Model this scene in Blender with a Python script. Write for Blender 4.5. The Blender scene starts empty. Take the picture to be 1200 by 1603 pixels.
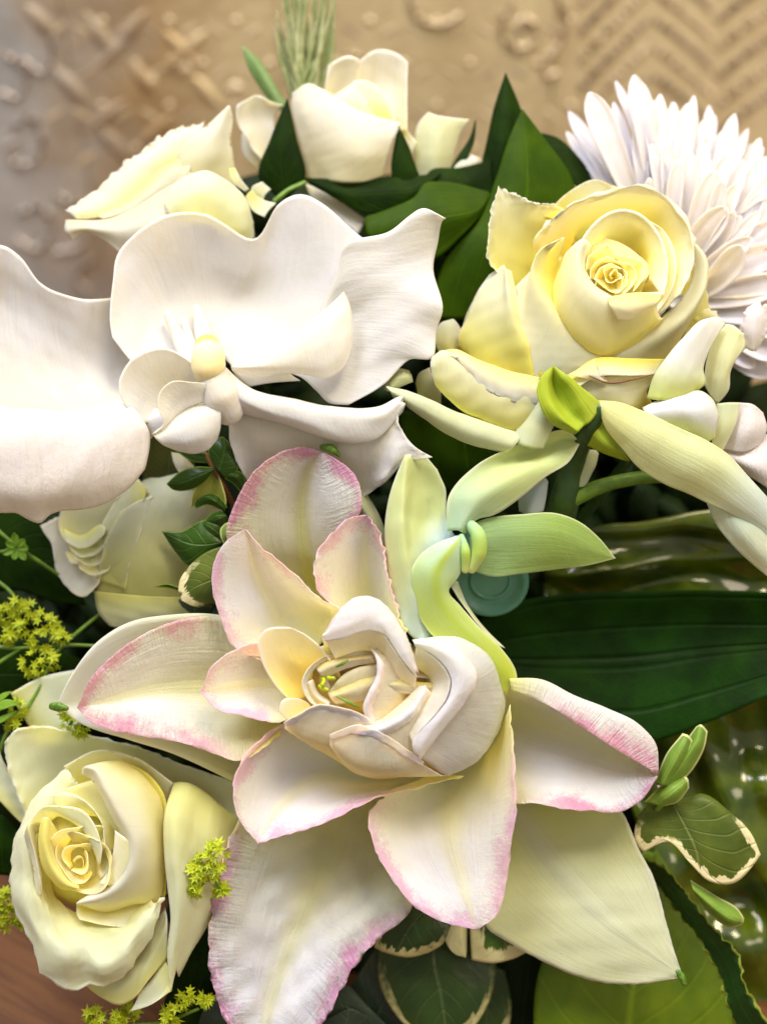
import bpy, math, random
import numpy as np
from mathutils import Vector, Matrix
rad = math.radians
scn = bpy.context.scene
col = scn.collection
# ------------------------------------------------------------ camera, world, lamps, exposure
CAM_H, PITCH, DREF, S = 0.45, 35.0, 0.40, 0.00025      # metres; S = metres per photo pixel on the focal plane
cam = bpy.data.cameras.new("camera"); camo = bpy.data.objects.new("camera", cam); col.objects.link(camo)
camo.location = (0, 0, CAM_H); camo.rotation_euler = (rad(90-PITCH), 0, 0)
cam.sensor_fit = 'HORIZONTAL'; cam.sensor_width = 36.0
cam.lens = 36.0*DREF/(1200*S)
cam.clip_start = 0.01; cam.clip_end = 20
cam.dof.use_dof = True; cam.dof.focus_distance = DREF-0.004; cam.dof.aperture_fstop = 4.0
scn.camera = camo
CM = Matrix.Translation(camo.location) @ camo.rotation_euler.to_matrix().to_4x4()
CMn = np.array(CM)
w = bpy.data.worlds.new("World"); scn.world = w; w.use_nodes = True
w.node_tree.nodes["Background"].inputs[0].default_value = (1.0, 0.92, 0.72, 1)
w.node_tree.nodes["Background"].inputs[1].default_value = 0.47
def lamp(name, loc, target, size, power, colr, sy=None):
    l = bpy.data.lights.new(name, 'AREA'); l.shape = 'RECTANGLE'; l.size = size; l.size_y = sy or size
    l.energy = power; l.color = colr
    o = bpy.data.objects.new(name, l); col.objects.link(o)
    L = CM @ Vector(loc); T = CM @ Vector(target)
    o.location = L; o.rotation_euler = (T-L).to_track_quat('-Z', 'Y').to_euler(); return o
lamp("window_light", (-0.9, 2.15, 0.75), (0, 0, -0.5), 1.1, 77.0, (0.98, 0.975, 1.0), 1.1)
lamp("warm_fill_light", (1.6, 0.3, 0.9), (0, 0, -0.5), 0.6, 8.0, (1.0, 0.84, 0.64))  # added warm fill from the right; no such lamp is seen
lc = lamp("wall_wash_light", (0, 0, 0), (0, 0, -1), 0.5, 19.0, (1.0, 0.86, 0.60)); lc.location = (0.35, 0.30, 1.55); lc.rotation_euler = (Vector((0.1, 0.8, 0.35))-lc.location).to_track_quat('-Z', 'Y').to_euler()  # added to wash the wall with light; no lamp is seen there
scn.view_settings.view_transform = 'Standard'; scn.view_settings.look = 'None'
scn.view_settings.exposure = 0.0; scn.view_settings.gamma = 1.0
scn.cycles.max_bounces = 8; scn.cycles.diffuse_bounces = 5; scn.cycles.caustics_reflective = False

# ------------------------------------------------------------ helpers
def W(p):
    """(photo x, photo y, pixels towards the camera) -> metres in the world; n x 3"""
    p = np.asarray(p, float).reshape(-1, 3)
    d = DREF - p[:, 2]*S
    c = np.stack([(p[:, 0]-600)*S*d/DREF, -(p[:, 1]-801.5)*S*d/DREF, -d, np.ones(len(p))], 1)
    return (c @ CMn.T)[:, :3]
def herm(t, P, tq):
    t = np.asarray(t, float); k = len(t)
    P = np.asarray(P, float)
    if k == 2:
        a = ((tq-t[0])/(t[1]-t[0])); a = a.reshape((-1,)+(1,)*(P.ndim-1)); return P[0]*(1-a)+P[1]*a
    dt = np.diff(t).reshape((-1,)+(1,)*(P.ndim-1)); dl = np.diff(P, axis=0)/dt
    m = np.empty_like(P); m[0] = dl[0]; m[-1] = dl[-1]
    m[1:-1] = (dl[:-1]*dt[1:]+dl[1:]*dt[:-1])/(dt[1:]+dt[:-1])
    i = np.clip(np.searchsorted(t, tq, side='right')-1, 0, k-2)
    h = (t[i+1]-t[i]); s = (tq-t[i])/h
    sh = (-1,)+(1,)*(P.ndim-1); h = h.reshape(sh); s = s.reshape(sh)
    return (2*s**3-3*s**2+1)*P[i]+(s**3-2*s**2+s)*h*m[i]+(-2*s**3+3*s**2)*P[i+1]+(s**3-s**2)*h*m[i+1]
def pline(s):
    pts, zs = [], []
    for tok in s.split():
        a = [float(v) for v in tok.split(',')]
        pts.append(a[:2]); zs.append(a[2] if len(a) > 2 else None)
    k = [i for i, z in enumerate(zs) if z is not None]
    z = np.interp(range(len(zs)), k, [zs[i] for i in k]) if k else np.zeros(len(zs))
    return np.column_stack([np.array(pts), z])
def resample(p, n):
    d = np.linalg.norm(np.diff(p, axis=0), axis=1); d = np.maximum(d, 1e-3)
    t = np.concatenate([[0], np.cumsum(d)]); return herm(t, p, np.linspace(0, t[-1], n))
class Nz:
    def __init__(s, seed):
        r = np.random.RandomState(seed); s.k = r.normal(size=(9, 3))*np.repeat([1, 2, 4], 3)[:, None]*1.6
        s.p = r.uniform(0, 6.28, 9); s.a = np.repeat([1, .5, .25], 3)/2.4
    def __call__(s, P): return (np.sin(P @ s.k.T + s.p)*s.a).sum(-1)
def normals(G):
    a = np.gradient(G, axis=0); b = np.gradient(G, axis=1); n = np.cross(a, b)
    l = np.linalg.norm(n, axis=-1, keepdims=True); n = n/np.maximum(l, 1e-6)
    return n
SEED = [7]
MESHES = {}
def mesh_from_grid(name, G, uv=True, closed=False):
    nv, nu, _ = G.shape
    V = W(G.reshape(-1, 3))
    idx = np.arange(nv*nu).reshape(nv, nu)
    F = np.stack([idx[:-1, :-1], idx[:-1, 1:], idx[1:, 1:], idx[1:, :-1]], -1).reshape(-1, 4)
    return V, F
def link_mesh(name, V, F, mat, parent=None, attrs=None, uvv=None, thick=0, origin=None):
    me = bpy.data.meshes.new(name)
    if origin is None: origin = np.array(parent.location) if parent is not None and parent.parent is None else (np.array(parent['wloc']) if parent is not None else V.mean(0))
    me.from_pydata((V-origin).tolist(), [], F.tolist() if hasattr(F, 'tolist') else F)
    me.polygons.foreach_set('use_smooth', [True]*len(me.polygons))
    if attrs:
        for k, a in attrs.items():
            at = me.attributes.new(k, 'FLOAT', 'POINT'); at.data.foreach_set('value', np.asarray(a, np.float32).ravel())
    if uvv is not None:
        l = me.uv_layers.new(name='UVMap'); vi = np.empty(len(me.loops), np.int32); me.loops.foreach_get('vertex_index', vi)
        l.data.foreach_set('uv', uvv[vi].astype(np.float32).ravel())
    o = bpy.data.objects.new(name, me); col.objects.link(o)
    if mat: me.materials.append(mat)
    if parent is not None: o.parent = parent; o['wloc'] = [float(x) for x in origin]
    else: o.location = origin
    if parent is not None and parent.parent is not None: pass
    if thick:
        md = o.modifiers.new('thickness', 'SOLIDIFY'); md.thickness = thick*S*.6; md.offset = 0
    return o
def thing(name, label, cat, base, group=None):
    o = bpy.data.objects.new(name, None); col.objects.link(o); o.location = W([base])[0]
    o.empty_display_size = 0.01; o['label'] = label; o['category'] = cat
    if group: o['group'] = group
    return o
def tag(o, label, cat, group=None):
    o['label'] = label; o['category'] = cat
    if group: o['group'] = group
    return o
def sheet(parent, name, mat, lines, n=(26, 36), thick=1.6, T=0, frill=0, fw=14, ff=0.09, wr=1.0, ws=70, ragged=0, roll=None, label=None, bulge=0, crease=0, smooth=False):
    """petal or leaf surface lofted through longitudinal lines (left edge .. right edge), each running base -> tip.
    T=1: the lines run along the rim instead and the last one is the rim; T=-1: the first one is the rim."""
    L = [pline(s) for s in lines.split(';') if s.strip()] if isinstance(lines, str) else lines
    nu, nv = n
    A = np.stack([resample(p, nv) for p in L])               # lines x nv x 3
    d = np.linalg.norm(np.diff(A, axis=0), axis=-1).mean(1)
    t = np.concatenate([[0], np.cumsum(np.maximum(d, 1))])
    G = herm(t, A, np.linspace(0, t[-1], nu)).transpose(1, 0, 2)   # nv x nu x 3
    if T: G = G.transpose(1, 0, 2)
    if T == -1: G = G[::-1]
    if roll:                                                  # roll the far margin (v=1) over backwards
        r, ang = roll[:2]; m = 7
        tt = G[-1]-G[-2]; tt /= np.maximum(np.linalg.norm(tt, axis=-1, keepdims=True), 1e-6)
        nn = normals(G)[-1]; nn *= np.where(nn[:, 2:3] > 0, 1, -1)
        wd = np.sin(np.linspace(0.05, math.pi-0.05, G.shape[1]))[:, None]**0.6*abs(r); sg = 1 if r > 0 else -1
        ex = []
        for k in range(1, m+1):
            th = rad(ang)*k/m; ex.append(G[-1]+wd*(math.sin(th)*tt-sg*(1-math.cos(th))*nn))
        G = np.concatenate([G, np.array(ex)])
    nv, nu = G.shape[:2]
    SEED[0] += 1; nz = Nz(SEED[0]); nz2 = Nz(SEED[0]+500)
    if smooth: nz.a[6:] = 0
    B = np.concatenate([G[:, 0], G[:, -1], G[-1]])
    if nv*nu*len(B) > 4e6: B = B[::3]
    ed = np.sqrt(((G.reshape(-1, 1, 3)-B[None])**2).sum(-1)).min(1).reshape(nv, nu)
    N = normals(G)
    if bulge: 
        u = np.linspace(0, 1, nu)[None]; v = np.linspace(0, 1, nv)[:, None]
        G = G + np.array([0, 0, 1.])*bulge*(np.sin(np.pi*u)*np.sin(np.pi*v))[..., None]
    if crease:
        u = np.linspace(0, 1, nu)[None]; v = np.linspace(0, 1, nv)[:, None]
        Nf = N*np.where(N[..., 2:3] > 0, 1, -1)
        G = G+Nf*(crease*(np.exp(-((u-.5)/.035)**2)-.35*np.exp(-((u-.5)/.12)**2))*np.sin(np.pi*np.clip(v*1.05, 0, 1))**.5)[..., None]
    if wr: G = G+N*(wr*nz(G/ws)*np.clip(ed/10+0.3, 0, 1))[..., None]
    if frill:
        f = np.clip(1-ed/fw, 0, 1)**1.5
        G = G+N*(frill*f*nz2(G*ff))[..., None]
    if ragged:
        f = np.clip(1-ed/8, 0, 1)
        c = G.mean((0, 1)); dr = G-c; dr /= np.maximum(np.linalg.norm(dr, axis=-1, keepdims=True), 1e-6)
        G = G+dr*(ragged*f*nz2(G*0.2))[..., None]
    V, F = mesh_from_grid(name, G)
    uu, vv = np.meshgrid(np.linspace(0, 1, nu), np.linspace(0, 1, nv))
    o = link_mesh(name, V, F, mat, parent, {'edge': ed}, np.column_stack([uu.ravel(), vv.ravel()]), thick)
    if label: o['label'] = label
    return o
def tube(parent, name, mat, path, rads, n=12, seg=24, cap=True):
    """round tapering tube, path as 'x,y,z ...', rads = list in pixels"""
    p = pline(path) if isinstance(path, str) else np.array(path, float)
    d = np.concatenate([[0], np.cumsum(np.maximum(np.linalg.norm(np.diff(p, axis=0), axis=1), 1e-3))])
    q = np.linspace(0, d[-1], seg); c = herm(d, p, q); r = np.interp(q, np.linspace(0, d[-1], len(rads)), rads)
    if cap:
        e = np.sqrt(np.clip(1-np.array([1, .8, .5, 0])**2, 0, 1)); 
        t0 = (c[1]-c[0])/np.linalg.norm(c[1]-c[0]); t1 = (c[-1]-c[-2])/np.linalg.norm(c[-1]-c[-2])
        c = np.concatenate([[c[0]-t0*r[0]*k for k in (1, .8, .5)], c, [c[-1]+t1*r[-1]*k for k in (.5, .8, 1)]])
        r = np.concatenate([[r[0]*k for k in (0.02, .6, .87)], r, [r[-1]*k for k in (.87, .6, .02)]])
    tt = np.gradient(c, axis=0); tt /= np.linalg.norm(tt, axis=1, keepdims=True)
    ref = np.array([0, 0, 1.]) if abs(tt[:, 2]).mean() < .8 else np.array([1., 0, 0])
    a = np.cross(tt, ref); a /= np.linalg.norm(a, axis=1, keepdims=True); b = np.cross(tt, a)
    th = np.linspace(0, 2*math.pi, n, endpoint=False)
    G = c[:, None]+r[:, None, None]*(np.cos(th)[None, :, None]*a[:, None]+np.sin(th)[None, :, None]*b[:, None])
    m = len(c); idx = np.arange(m*n).reshape(m, n); nx = np.roll(idx, -1, 1)
    F = np.stack([idx[:-1], nx[:-1], nx[1:], idx[1:]], -1).reshape(-1, 4)
    uu, vv = np.meshgrid(np.linspace(0, 1, n), np.linspace(0, 1, m))
    return link_mesh(name, W(G.reshape(-1, 3)), F, mat, parent, {'edge': np.full(m*n, 50.)}, np.column_stack([uu.ravel(), vv.ravel()]))
def cup(parent, mat, c, axis, r, h, phi, width=2.4, flare=0.15, name='petal', squash=1.0, n=(20, 16), tuck=0.12, thick=1.3, point=0.15, rollr=None, wr=1.2, ws=22, wob=.07):
    """curved inner rose petal standing round an axis"""
    c = np.array(c, float); a = np.array(axis, float); a /= np.linalg.norm(a)
    e1 = np.cross(a, [0, 1., 0.2]); e1 /= np.linalg.norm(e1); e2 = np.cross(a, e1)
    nu, nv = n; u = np.linspace(-1, 1, nu)[None]; v = np.linspace(0, 1, nv)[:, None]
    th = phi+u*width/2
    hh = h*v*(1-0.28*np.abs(u)**3+point*np.exp(-(u/.25)**2)*v)
    rr = r*(0.45+0.75*np.sin(v*1.75)**0.8*0.75+flare*v**5)*(1+tuck*u)*(1+wob*np.sin(3*th+phi*7)*v)
    G = c+a*hh[..., None]+(np.cos(th)*rr)[..., None]*e1+(np.sin(th)*rr*squash)[..., None]*e2
    L = [G[:, j] for j in range(nu)]
    return sheet(parent, name, mat, L, n=(nu, nv), thick=thick, wr=wr, ws=ws, roll=rollr)

# ------------------------------------------------------------ materials
def nt(name):
    m = bpy.data.materials.new(name); m.use_nodes = True; t = m.node_tree; return m, t, t.nodes["Principled BSDF"]
def N_(t, typ, **k):
    n = t.nodes.new(typ)
    for a, b in k.items():
        if a.startswith('i'): n.inputs[int(a[1:])].default_value = b
        else: setattr(n, a, b)
    return n
def M_(t, op, a, b=None, c=None, clamp=False):
    n = t.nodes.new('ShaderNodeMath'); n.operation = op; n.use_clamp = clamp
    for i, x in enumerate((a, b, c)):
        if x is None: continue
        if isinstance(x, (int, float)): n.inputs[i].default_value = x
        else: t.links.new(x, n.inputs[i])
    return n.outputs[0]
def mixc(t, f, a, b):
    n = t.nodes.new('ShaderNodeMix'); n.data_type = 'RGBA'
    for s, x in ((n.inputs[0], f), (n.inputs[6], a), (n.inputs[7], b)):
        if isinstance(x, (int, float)): s.default_value = x
        elif isinstance(x, tuple): s.default_value = (*x, 1) if len(x) == 3 else x
        else: t.links.new(x, s)
    return n.outputs[2]
def noise(t, vec, scale, detail=3, rough=.55, dist=0):
    n = t.nodes.new('ShaderNodeTexNoise'); n.inputs['Scale'].default_value = scale; n.inputs['Detail'].default_value = detail
    n.inputs['Roughness'].default_value = rough; n.inputs['Distortion'].default_value = dist
    if vec is not None: t.links.new(vec, n.inputs['Vector'])
    return n.outputs[0]
def sstep(t, x, a, b):
    n = t.nodes.new('ShaderNodeMapRange'); n.interpolation_type = 'SMOOTHSTEP'; n.clamp = True
    t.links.new(x, n.inputs[0]); n.inputs[1].default_value = a; n.inputs[2].default_value = b; return n.outputs[0]
def common(t):
    uv = t.nodes.new('ShaderNodeUVMap'); sp = t.nodes.new('ShaderNodeSeparateXYZ'); t.links.new(uv.outputs[0], sp.inputs[0])
    at = t.nodes.new('ShaderNodeAttribute'); at.attribute_name = 'edge'
    co = t.nodes.new('ShaderNodeTexCoord').outputs['Object']
    au = M_(t, 'ABSOLUTE', M_(t, 'MULTIPLY_ADD', sp.outputs[0], 2., -1.))
    return uv.outputs[0], sp.outputs[0], sp.outputs[1], au, at.outputs['Fac'], co
def scaled(t, uv, sx, sy):
    n = t.nodes.new('ShaderNodeVectorMath'); n.operation = 'MULTIPLY'; t.links.new(uv, n.inputs[0]); n.inputs[1].default_value = (sx, sy, 1); return n.outputs[0]
def petal_mat(name, body, base=None, bv=(0.0, 0.6), rib=None, ribw=.15, margin=None, mw=20, mn=1.2, mvar=1.6, bd=.0006, mv0=.2, ridge=0, mstr=.9, tip=None, tv=(.7, 1), rough=.55, sss=.75, bump=.35, veins=14, brown=0, vein_c=.06):
    m, t, p = nt(name)
    uv, u, v, au, ed, co = common(t)
    big = noise(t, co, 45, 2)
    fine = noise(t, scaled(t, uv, veins*2.2, 2.2), 1.0, 4, .6, .4)
    c = mixc(t, sstep(t, big, .35, .7), body, tuple(x*y for x, y in zip(body, (.97, .955, .90))))
    if base: c = mixc(t, M_(t, 'SUBTRACT', 1., sstep(t, v, *bv)), c, base)
    if tip: c = mixc(t, sstep(t, v, *tv), c, tip)
    if rib:
        g = M_(t, 'MULTIPLY', M_(t, 'SUBTRACT', 1., sstep(t, au, 0.0, ribw*2)), M_(t, 'SUBTRACT', 1., M_(t, 'MULTIPLY', v, .35)))
        c = mixc(t, M_(t, 'MULTIPLY', g, .85), c, rib)
    c = mixc(t, M_(t, 'MULTIPLY', sstep(t, fine, .5, .75), vein_c*4), c, tuple(x*.80 for x in body))
    if margin:
        nn = noise(t, co, 900, 5, .7); n2 = noise(t, co, 55, 3)
        x = M_(t, 'ADD', M_(t, 'DIVIDE', ed, mw), M_(t, 'MULTIPLY', M_(t, 'SUBTRACT', nn, .5), mn))
        x = M_(t, 'ADD', x, M_(t, 'MULTIPLY', M_(t, 'SUBTRACT', n2, .5), mvar))
        c = mixc(t, M_(t, 'MULTIPLY', M_(t, 'MULTIPLY', M_(t, 'SUBTRACT', 1., sstep(t, x, -.1, 1.15)), mstr), sstep(t, v, .04, mv0)), c, margin)
    if brown:
        nb = noise(t, co, 260, 4, .7)
        x = M_(t, 'MULTIPLY', sstep(t, nb, .54, .66), M_(t, 'SUBTRACT', 1., sstep(t, ed, 1.0, 6.5)))
        c = mixc(t, M_(t, 'MULTIPLY', x, brown), c, (.36, .22, .10))
    t.links.new(c, p.inputs['Base Color'])
    p.inputs['Roughness'].default_value = rough; p.inputs['Specular IOR Level'].default_value = .16
    p.inputs['Subsurface Weight'].default_value = sss; p.inputs['Subsurface Radius'].default_value = (1, .82, .4); p.inputs['Subsurface Scale'].default_value = .0032
    try: p.inputs['Sheen Weight'].default_value = .08
    except Exception: pass
    b1 = t.nodes.new('ShaderNodeBump'); b1.inputs['Strength'].default_value = bump; b1.inputs['Distance'].default_value = bd
    h = M_(t, 'ADD', M_(t, 'MULTIPLY', fine, .8), M_(t, 'MULTIPLY', noise(t, co, 1400, 3, .6), .30))
    h = M_(t, 'ADD', h, M_(t, 'MULTIPLY', noise(t, co, 260, 3, .5), .5))
    if ridge: h = M_(t, 'ADD', h, M_(t, 'MULTIPLY', M_(t, 'MULTIPLY', noise(t, scaled(t, uv, 5, 75), 1.0, 3, .6, .6), ridge), M_(t, 'SUBTRACT', 1., sstep(t, ed, 4., 75.))))
    t.links.new(h, b1.inputs['Height']); t.links.new(b1.outputs[0], p.inputs['Normal'])
    return m
def leaf_mat(name, body, dark=None, rib=None, margin=None, mw=4, jag=0, rough=.38, bump=.5, side=9, par=False, spec=.25, sss=0, quilt=0, mv=None, coat=0):
    m, t, p = nt(name); uv, u, v, au, ed, co = common(t)
    big = noise(t, co, 60, 3)
    c = mixc(t, sstep(t, big, .3, .7), body, dark or tuple(x*.6 for x in body))
    if par: vp = M_(t, 'SINE', M_(t, 'MULTIPLY', u, side*6.283))
    else: vp = M_(t, 'SINE', M_(t, 'MULTIPLY', M_(t, 'ADD', M_(t, 'MULTIPLY', v, 1.), M_(t, 'MULTIPLY', au, -.35)), side*6.283))
    vein = sstep(t, vp, .88, 1.0)
    ribg = M_(t, 'SUBTRACT', 1., sstep(t, au, .0, .05))
    c = mixc(t, M_(t, 'MULTIPLY', vein, .13), c, rib or tuple(min(1, x*1.7) for x in body))
    c = mixc(t, M_(t, 'MULTIPLY', ribg, .45), c, rib or tuple(min(1, x*1.9) for x in body))
    if margin:
        x = M_(t, 'DIVIDE', ed, mw)
        if jag:
            x = M_(t, 'ADD', x, M_(t, 'MULTIPLY', M_(t, 'SUBTRACT', noise(t, scaled(t, uv, 14, 3), 1.0, 3, .65), .5), jag))
        f = M_(t, 'SUBTRACT', 1., sstep(t, x, .9, 1.1))
        if mv: f = M_(t, 'MULTIPLY', f, sstep(t, M_(t, 'ADD', v, M_(t, 'MULTIPLY', M_(t, 'SUBTRACT', noise(t, co, 400, 2), .5), .5)), *mv))
        c = mixc(t, f, c, margin)
    t.links.new(c, p.inputs['Base Color'])
    p.inputs['Roughness'].default_value = rough; p.inputs['Specular IOR Level'].default_value = spec
    p.inputs['Coat Weight'].default_value = coat; p.inputs['Coat Roughness'].default_value = .04
    if sss: p.inputs['Subsurface Weight'].default_value = sss; p.inputs['Subsurface Scale'].default_value = .0012; p.inputs['Subsurface Radius'].default_value = (.8, 1, .3)
    b1 = t.nodes.new('ShaderNodeBump'); b1.inputs['Strength'].default_value = bump; b1.inputs['Distance'].default_value = .0006
    h = M_(t, 'ADD', M_(t, 'MULTIPLY', noise(t, co, 700, 3), .4), M_(t, 'ADD', M_(t, 'MULTIPLY', vein, -.7), M_(t, 'MULTIPLY', ribg, -1.2)))
    t.links.new(h, b1.inputs['Height']); t.links.new(b1.outputs[0], p.inputs['Normal'])
    return m
def plain(name, c, rough=.5, c2=None, sc=200, metallic=0, spec=.5, bump=.2, bsc=500, sss=0):
    m, t, p = nt(name); co = t.nodes.new('ShaderNodeTexCoord').outputs['Object']
    cc = mixc(t, sstep(t, noise(t, co, sc, 4), .35, .65), c, c2 or tuple(x*.75 for x in c)); t.links.new(cc, p.inputs['Base Color'])
    p.inputs['Roughness'].default_value = rough; p.inputs['Metallic'].default_value = metallic; p.inputs['Specular IOR Level'].default_value = spec
    if sss: p.inputs['Subsurface Weight'].default_value = sss; p.inputs['Subsurface Scale'].default_value = .001
    b = t.nodes.new('ShaderNodeBump'); b.inputs['Strength'].default_value = bump; b.inputs['Distance'].default_value = .0005
    t.links.new(noise(t, co, bsc, 3), b.inputs['Height']); t.links.new(b.outputs[0], p.inputs['Normal']); return m
PINK = (.66, .22, .40)
m_lily, m_lily3, m_lily4 = [petal_mat('lily_petal_surface', (.90, .85, .79), base=bs, bv=(-.1, bvl), rib=rb_, ribw=rw, margin=PINK, mw=28, mn=1.5, mvar=4.2, mstr=.95, bump=.8, bd=.001, veins=16, mv0=.5, ridge=1.6, vein_c=.03) for bvl, bs, rb_, rw in ((.72, (.72, .68, .14), (.88, .80, .30), .15), (.36, (.72, .68, .14), (.84, .80, .26), .17), (1.1, (.72, .70, .20), (.60, .58, .10), .13))]
m_lily2 = petal_mat('lily_inner_petal_pink_surface', (.91, .85, .80), base=(.78, .74, .28), bv=(.0, .62), rib=(.88, .80, .38), ribw=.13, margin=(.74, .32, .52), mw=24, mn=1.7, mvar=4.2, mstr=.9, bump=.5, bd=.001, veins=16, mv0=.4, ridge=.6, vein_c=.03)
m_lilyin = petal_mat('lily_inner_petal_surface', (.95, .84, .56), base=(.94, .70, .20), bv=(.1, .95), margin=(.92, .84, .76), mw=7, mn=.8, mstr=.7, bump=.4, veins=9, bd=.0008)
m_lilyrim = petal_mat('lily_rim_surface', (.90, .85, .85), margin=(.84, .56, .64), mw=6, mn=1.6, mvar=6, mstr=.6, mv0=.06, bump=.4, veins=9, bd=.0008)
m_lilywall = petal_mat('lily_heart_wall_surface', (.90, .86, .66), base=(.66, .70, .16), bv=(.0, .8), bump=.5, veins=14, bd=.0008)
m_lilyout = petal_mat('lily_outer_surface', (.84, .82, .68), base=(.70, .74, .38), bv=(0, .8), rib=(.72, .76, .42), bump=.3)
m_lilypale = petal_mat('lily_pale_petal_surface', (.95, .94, .46), base=(.70, .74, .14), bv=(-.1, .7), rib=(.76, .76, .42), ribw=.16, margin=(.80, .62, .62), mw=7, mstr=.4, bump=.4, veins=22)
m_orch = petal_mat('white_orchid_surface', (.75, .73, .745), bump=.3, bd=.001, veins=18, vein_c=.10, sss=.5, base=(.68, .64, .54), bv=(0, .8))
m_orchlow = petal_mat('pink_white_orchid_surface', (.81, .73, .73), bump=.55, bd=.001, veins=14, vein_c=.13, sss=.5)
m_rose = petal_mat('yellow_rose_surface', (.93, .88, .49), base=(.96, .77, .11), bv=(.05, .9), margin=(.92, .88, .66), mw=8, mstr=.6, mn=1.0, brown=.5, bump=.18)
m_rosedeep = petal_mat('rose_heart_surface', (.97, .88, .36), base=(.98, .78, .12), bv=(.0, .95), margin=(.90, .84, .52), mw=4, mstr=.5, mn=.3, bump=.15)
m_rosepale = petal_mat('pale_rose_surface', (.84, .88, .47), base=(.88, .84, .24), bv=(0, .7), margin=(.86, .84, .62), mw=6, mstr=.6, mn=.3, brown=.6, bump=.22)
m_rosecream = petal_mat('cream_rose_surface', (.88, .80, .58), base=(.84, .72, .40), bv=(0, .7), brown=.5, bump=.15, margin=(.88, .82, .66), mw=5, mstr=.5, mn=.3)
m_rosewhite = petal_mat('white_rose_surface', (.83, .78, .54), base=(.84, .70, .24), bv=(0, .8), brown=1., bump=.18)
m_rosegreen = petal_mat('greenish_rose_surface', (.76, .75, .42), base=(.60, .58, .18), bv=(0, .9), brown=.3, bump=.15, margin=(.82, .80, .60), mw=5, mstr=.6, mn=.3)
m_mum = petal_mat('chrysanthemum_surface', (.81, .745, .76), base=(.76, .72, .60), bv=(0, .5), bump=.5, veins=5, vein_c=.10)
m_gorch = petal_mat('green_orchid_surface', (.40, .56, .12), base=(.34, .60, .42), bv=(.0, .6), tip=(.62, .72, .30), tv=(.5, 1.), margin=(.80, .84, .48), mw=5, mstr=.75, mn=.3, bump=.35, veins=18, vein_c=.1)
m_gorch2 = petal_mat('yellow_green_orchid_surface', (.52, .68, .16), base=(.42, .62, .52), bv=(.0, .45), tip=(.52, .62, .06), tv=(.45, .95), rib=(.42, .56, .06), ribw=.18, margin=(.78, .84, .46), mw=5, mstr=.6, mn=.3, bump=.35, veins=18)
m_gpale = petal_mat('pale_green_petal_surface', (.76, .78, .38), base=(.62, .70, .40), bv=(0, .5), margin=(.84, .84, .60), mw=5, mstr=.5, mn=.3, bump=.4, veins=9)
m_gwhite = petal_mat('green_white_petal_surface', (.84, .84, .76), base=(.60, .70, .18), bv=(.0, .55), bump=.25, margin=(.70, .78, .40), mw=5, mstr=.6, mn=.3)
m_lime = leaf_mat('lime_leaf_surface', (.36, .44, .03), (.30, .40, .03), rib=(.2, .28, .02), side=5, par=True, sss=.2, bump=.3)
m_dark = leaf_mat('dark_leaf_surface', (.010, .030, .001), (.004, .014, .001), side=7, rough=.55, spec=.06)
m_ruscus = leaf_mat('parallel_veined_leaf_surface', (.034, .074, .001), (.020, .050, .001), side=9, par=True, rough=.5, bump=.35, spec=.06)
m_olive = leaf_mat('glossy_quilted_leaf_surface', (.075, .110, .002), (.022, .048, .001), side=4, bump=.03, rough=.3, spec=.2, coat=1.)
m_bright = leaf_mat('bright_green_leaf_surface', (.13, .20, .006), (.08, .15, .006), side=6, rough=.45, sss=.15, bump=.4)
m_wavy = leaf_mat('wavy_leaf_surface', (.016, .060, .010), (.010, .040, .008), margin=(.24, .30, .04), mw=4, side=8)
m_var = leaf_mat('variegated_leaf_surface', (.095, .130, .016), (.055, .085, .012), rib=(.26, .30, .10), margin=(.74, .68, .42), mw=9.5, jag=3.2, mv=(.5, .8), side=6, rough=.42)
m_var2 = leaf_mat('cream_edged_leaf_surface', (.030, .060, .012), (.018, .040, .010), rib=(.10, .14, .05), margin=(.50, .47, .24), mw=10, jag=4.2, mv=(.3, .9), side=6, rough=.35)
m_var3 = leaf_mat('mostly_cream_leaf_surface', (.06, .14, .02), (.05, .12, .02), rib=(.3, .3, .1), margin=(.66, .64, .38), mw=22, jag=1.6, side=6, rough=.4)
m_pgreen = leaf_mat('pale_green_leaf_surface', (.20, .32, .05), (.14, .25, .04), margin=(.58, .62, .30), mw=3.5, side=5, par=True, sss=.2)
m_grey = leaf_mat('grey_green_leaf_surface', (.035, .055, .040), (.020, .035, .025), rib=(.08, .12, .08), side=5, rough=.3)
m_sprig = leaf_mat('small_green_leaf_surface', (.024, .072, .004), (.012, .040, .003), rib=(.16, .26, .05), margin=(.16, .26, .03), mw=1.6, side=5, rough=.35)
m_stem = plain('green_stem_surface', (.16, .30, .03), .4, (.10, .20, .02))
m_dstem = plain('dark_green_stem_surface', (.018, .060, .012), .35, (.03, .08, .015))
m_twig = plain('red_brown_twig_surface', (.20, .07, .02), .5)
m_alch = plain('lime_blossom_surface', (.46, .52, .010), .6, (.32, .42, .01), 900, sss=.15)
m_teal = plain('teal_plastic_surface', (.10, .28, .22), .3, (.08, .24, .19), 60, bump=.05)
m_column = plain('orchid_column_surface', (.88, .84, .70), .5, (.86, .80, .55), 150, sss=.3)
m_cap = petal_mat('orchid_cap_surface', (.90, .80, .50), tip=(.80, .42, .06), tv=(.80, .97), bump=.2)
m_tip = plain('green_petal_tip_surface', (.05, .14, .01), .35, (.14, .26, .03), 700)
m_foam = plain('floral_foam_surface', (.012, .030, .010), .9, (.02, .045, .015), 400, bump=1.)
m_black = plain('pot_surface', (.02, .02, .02), .4)
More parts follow.
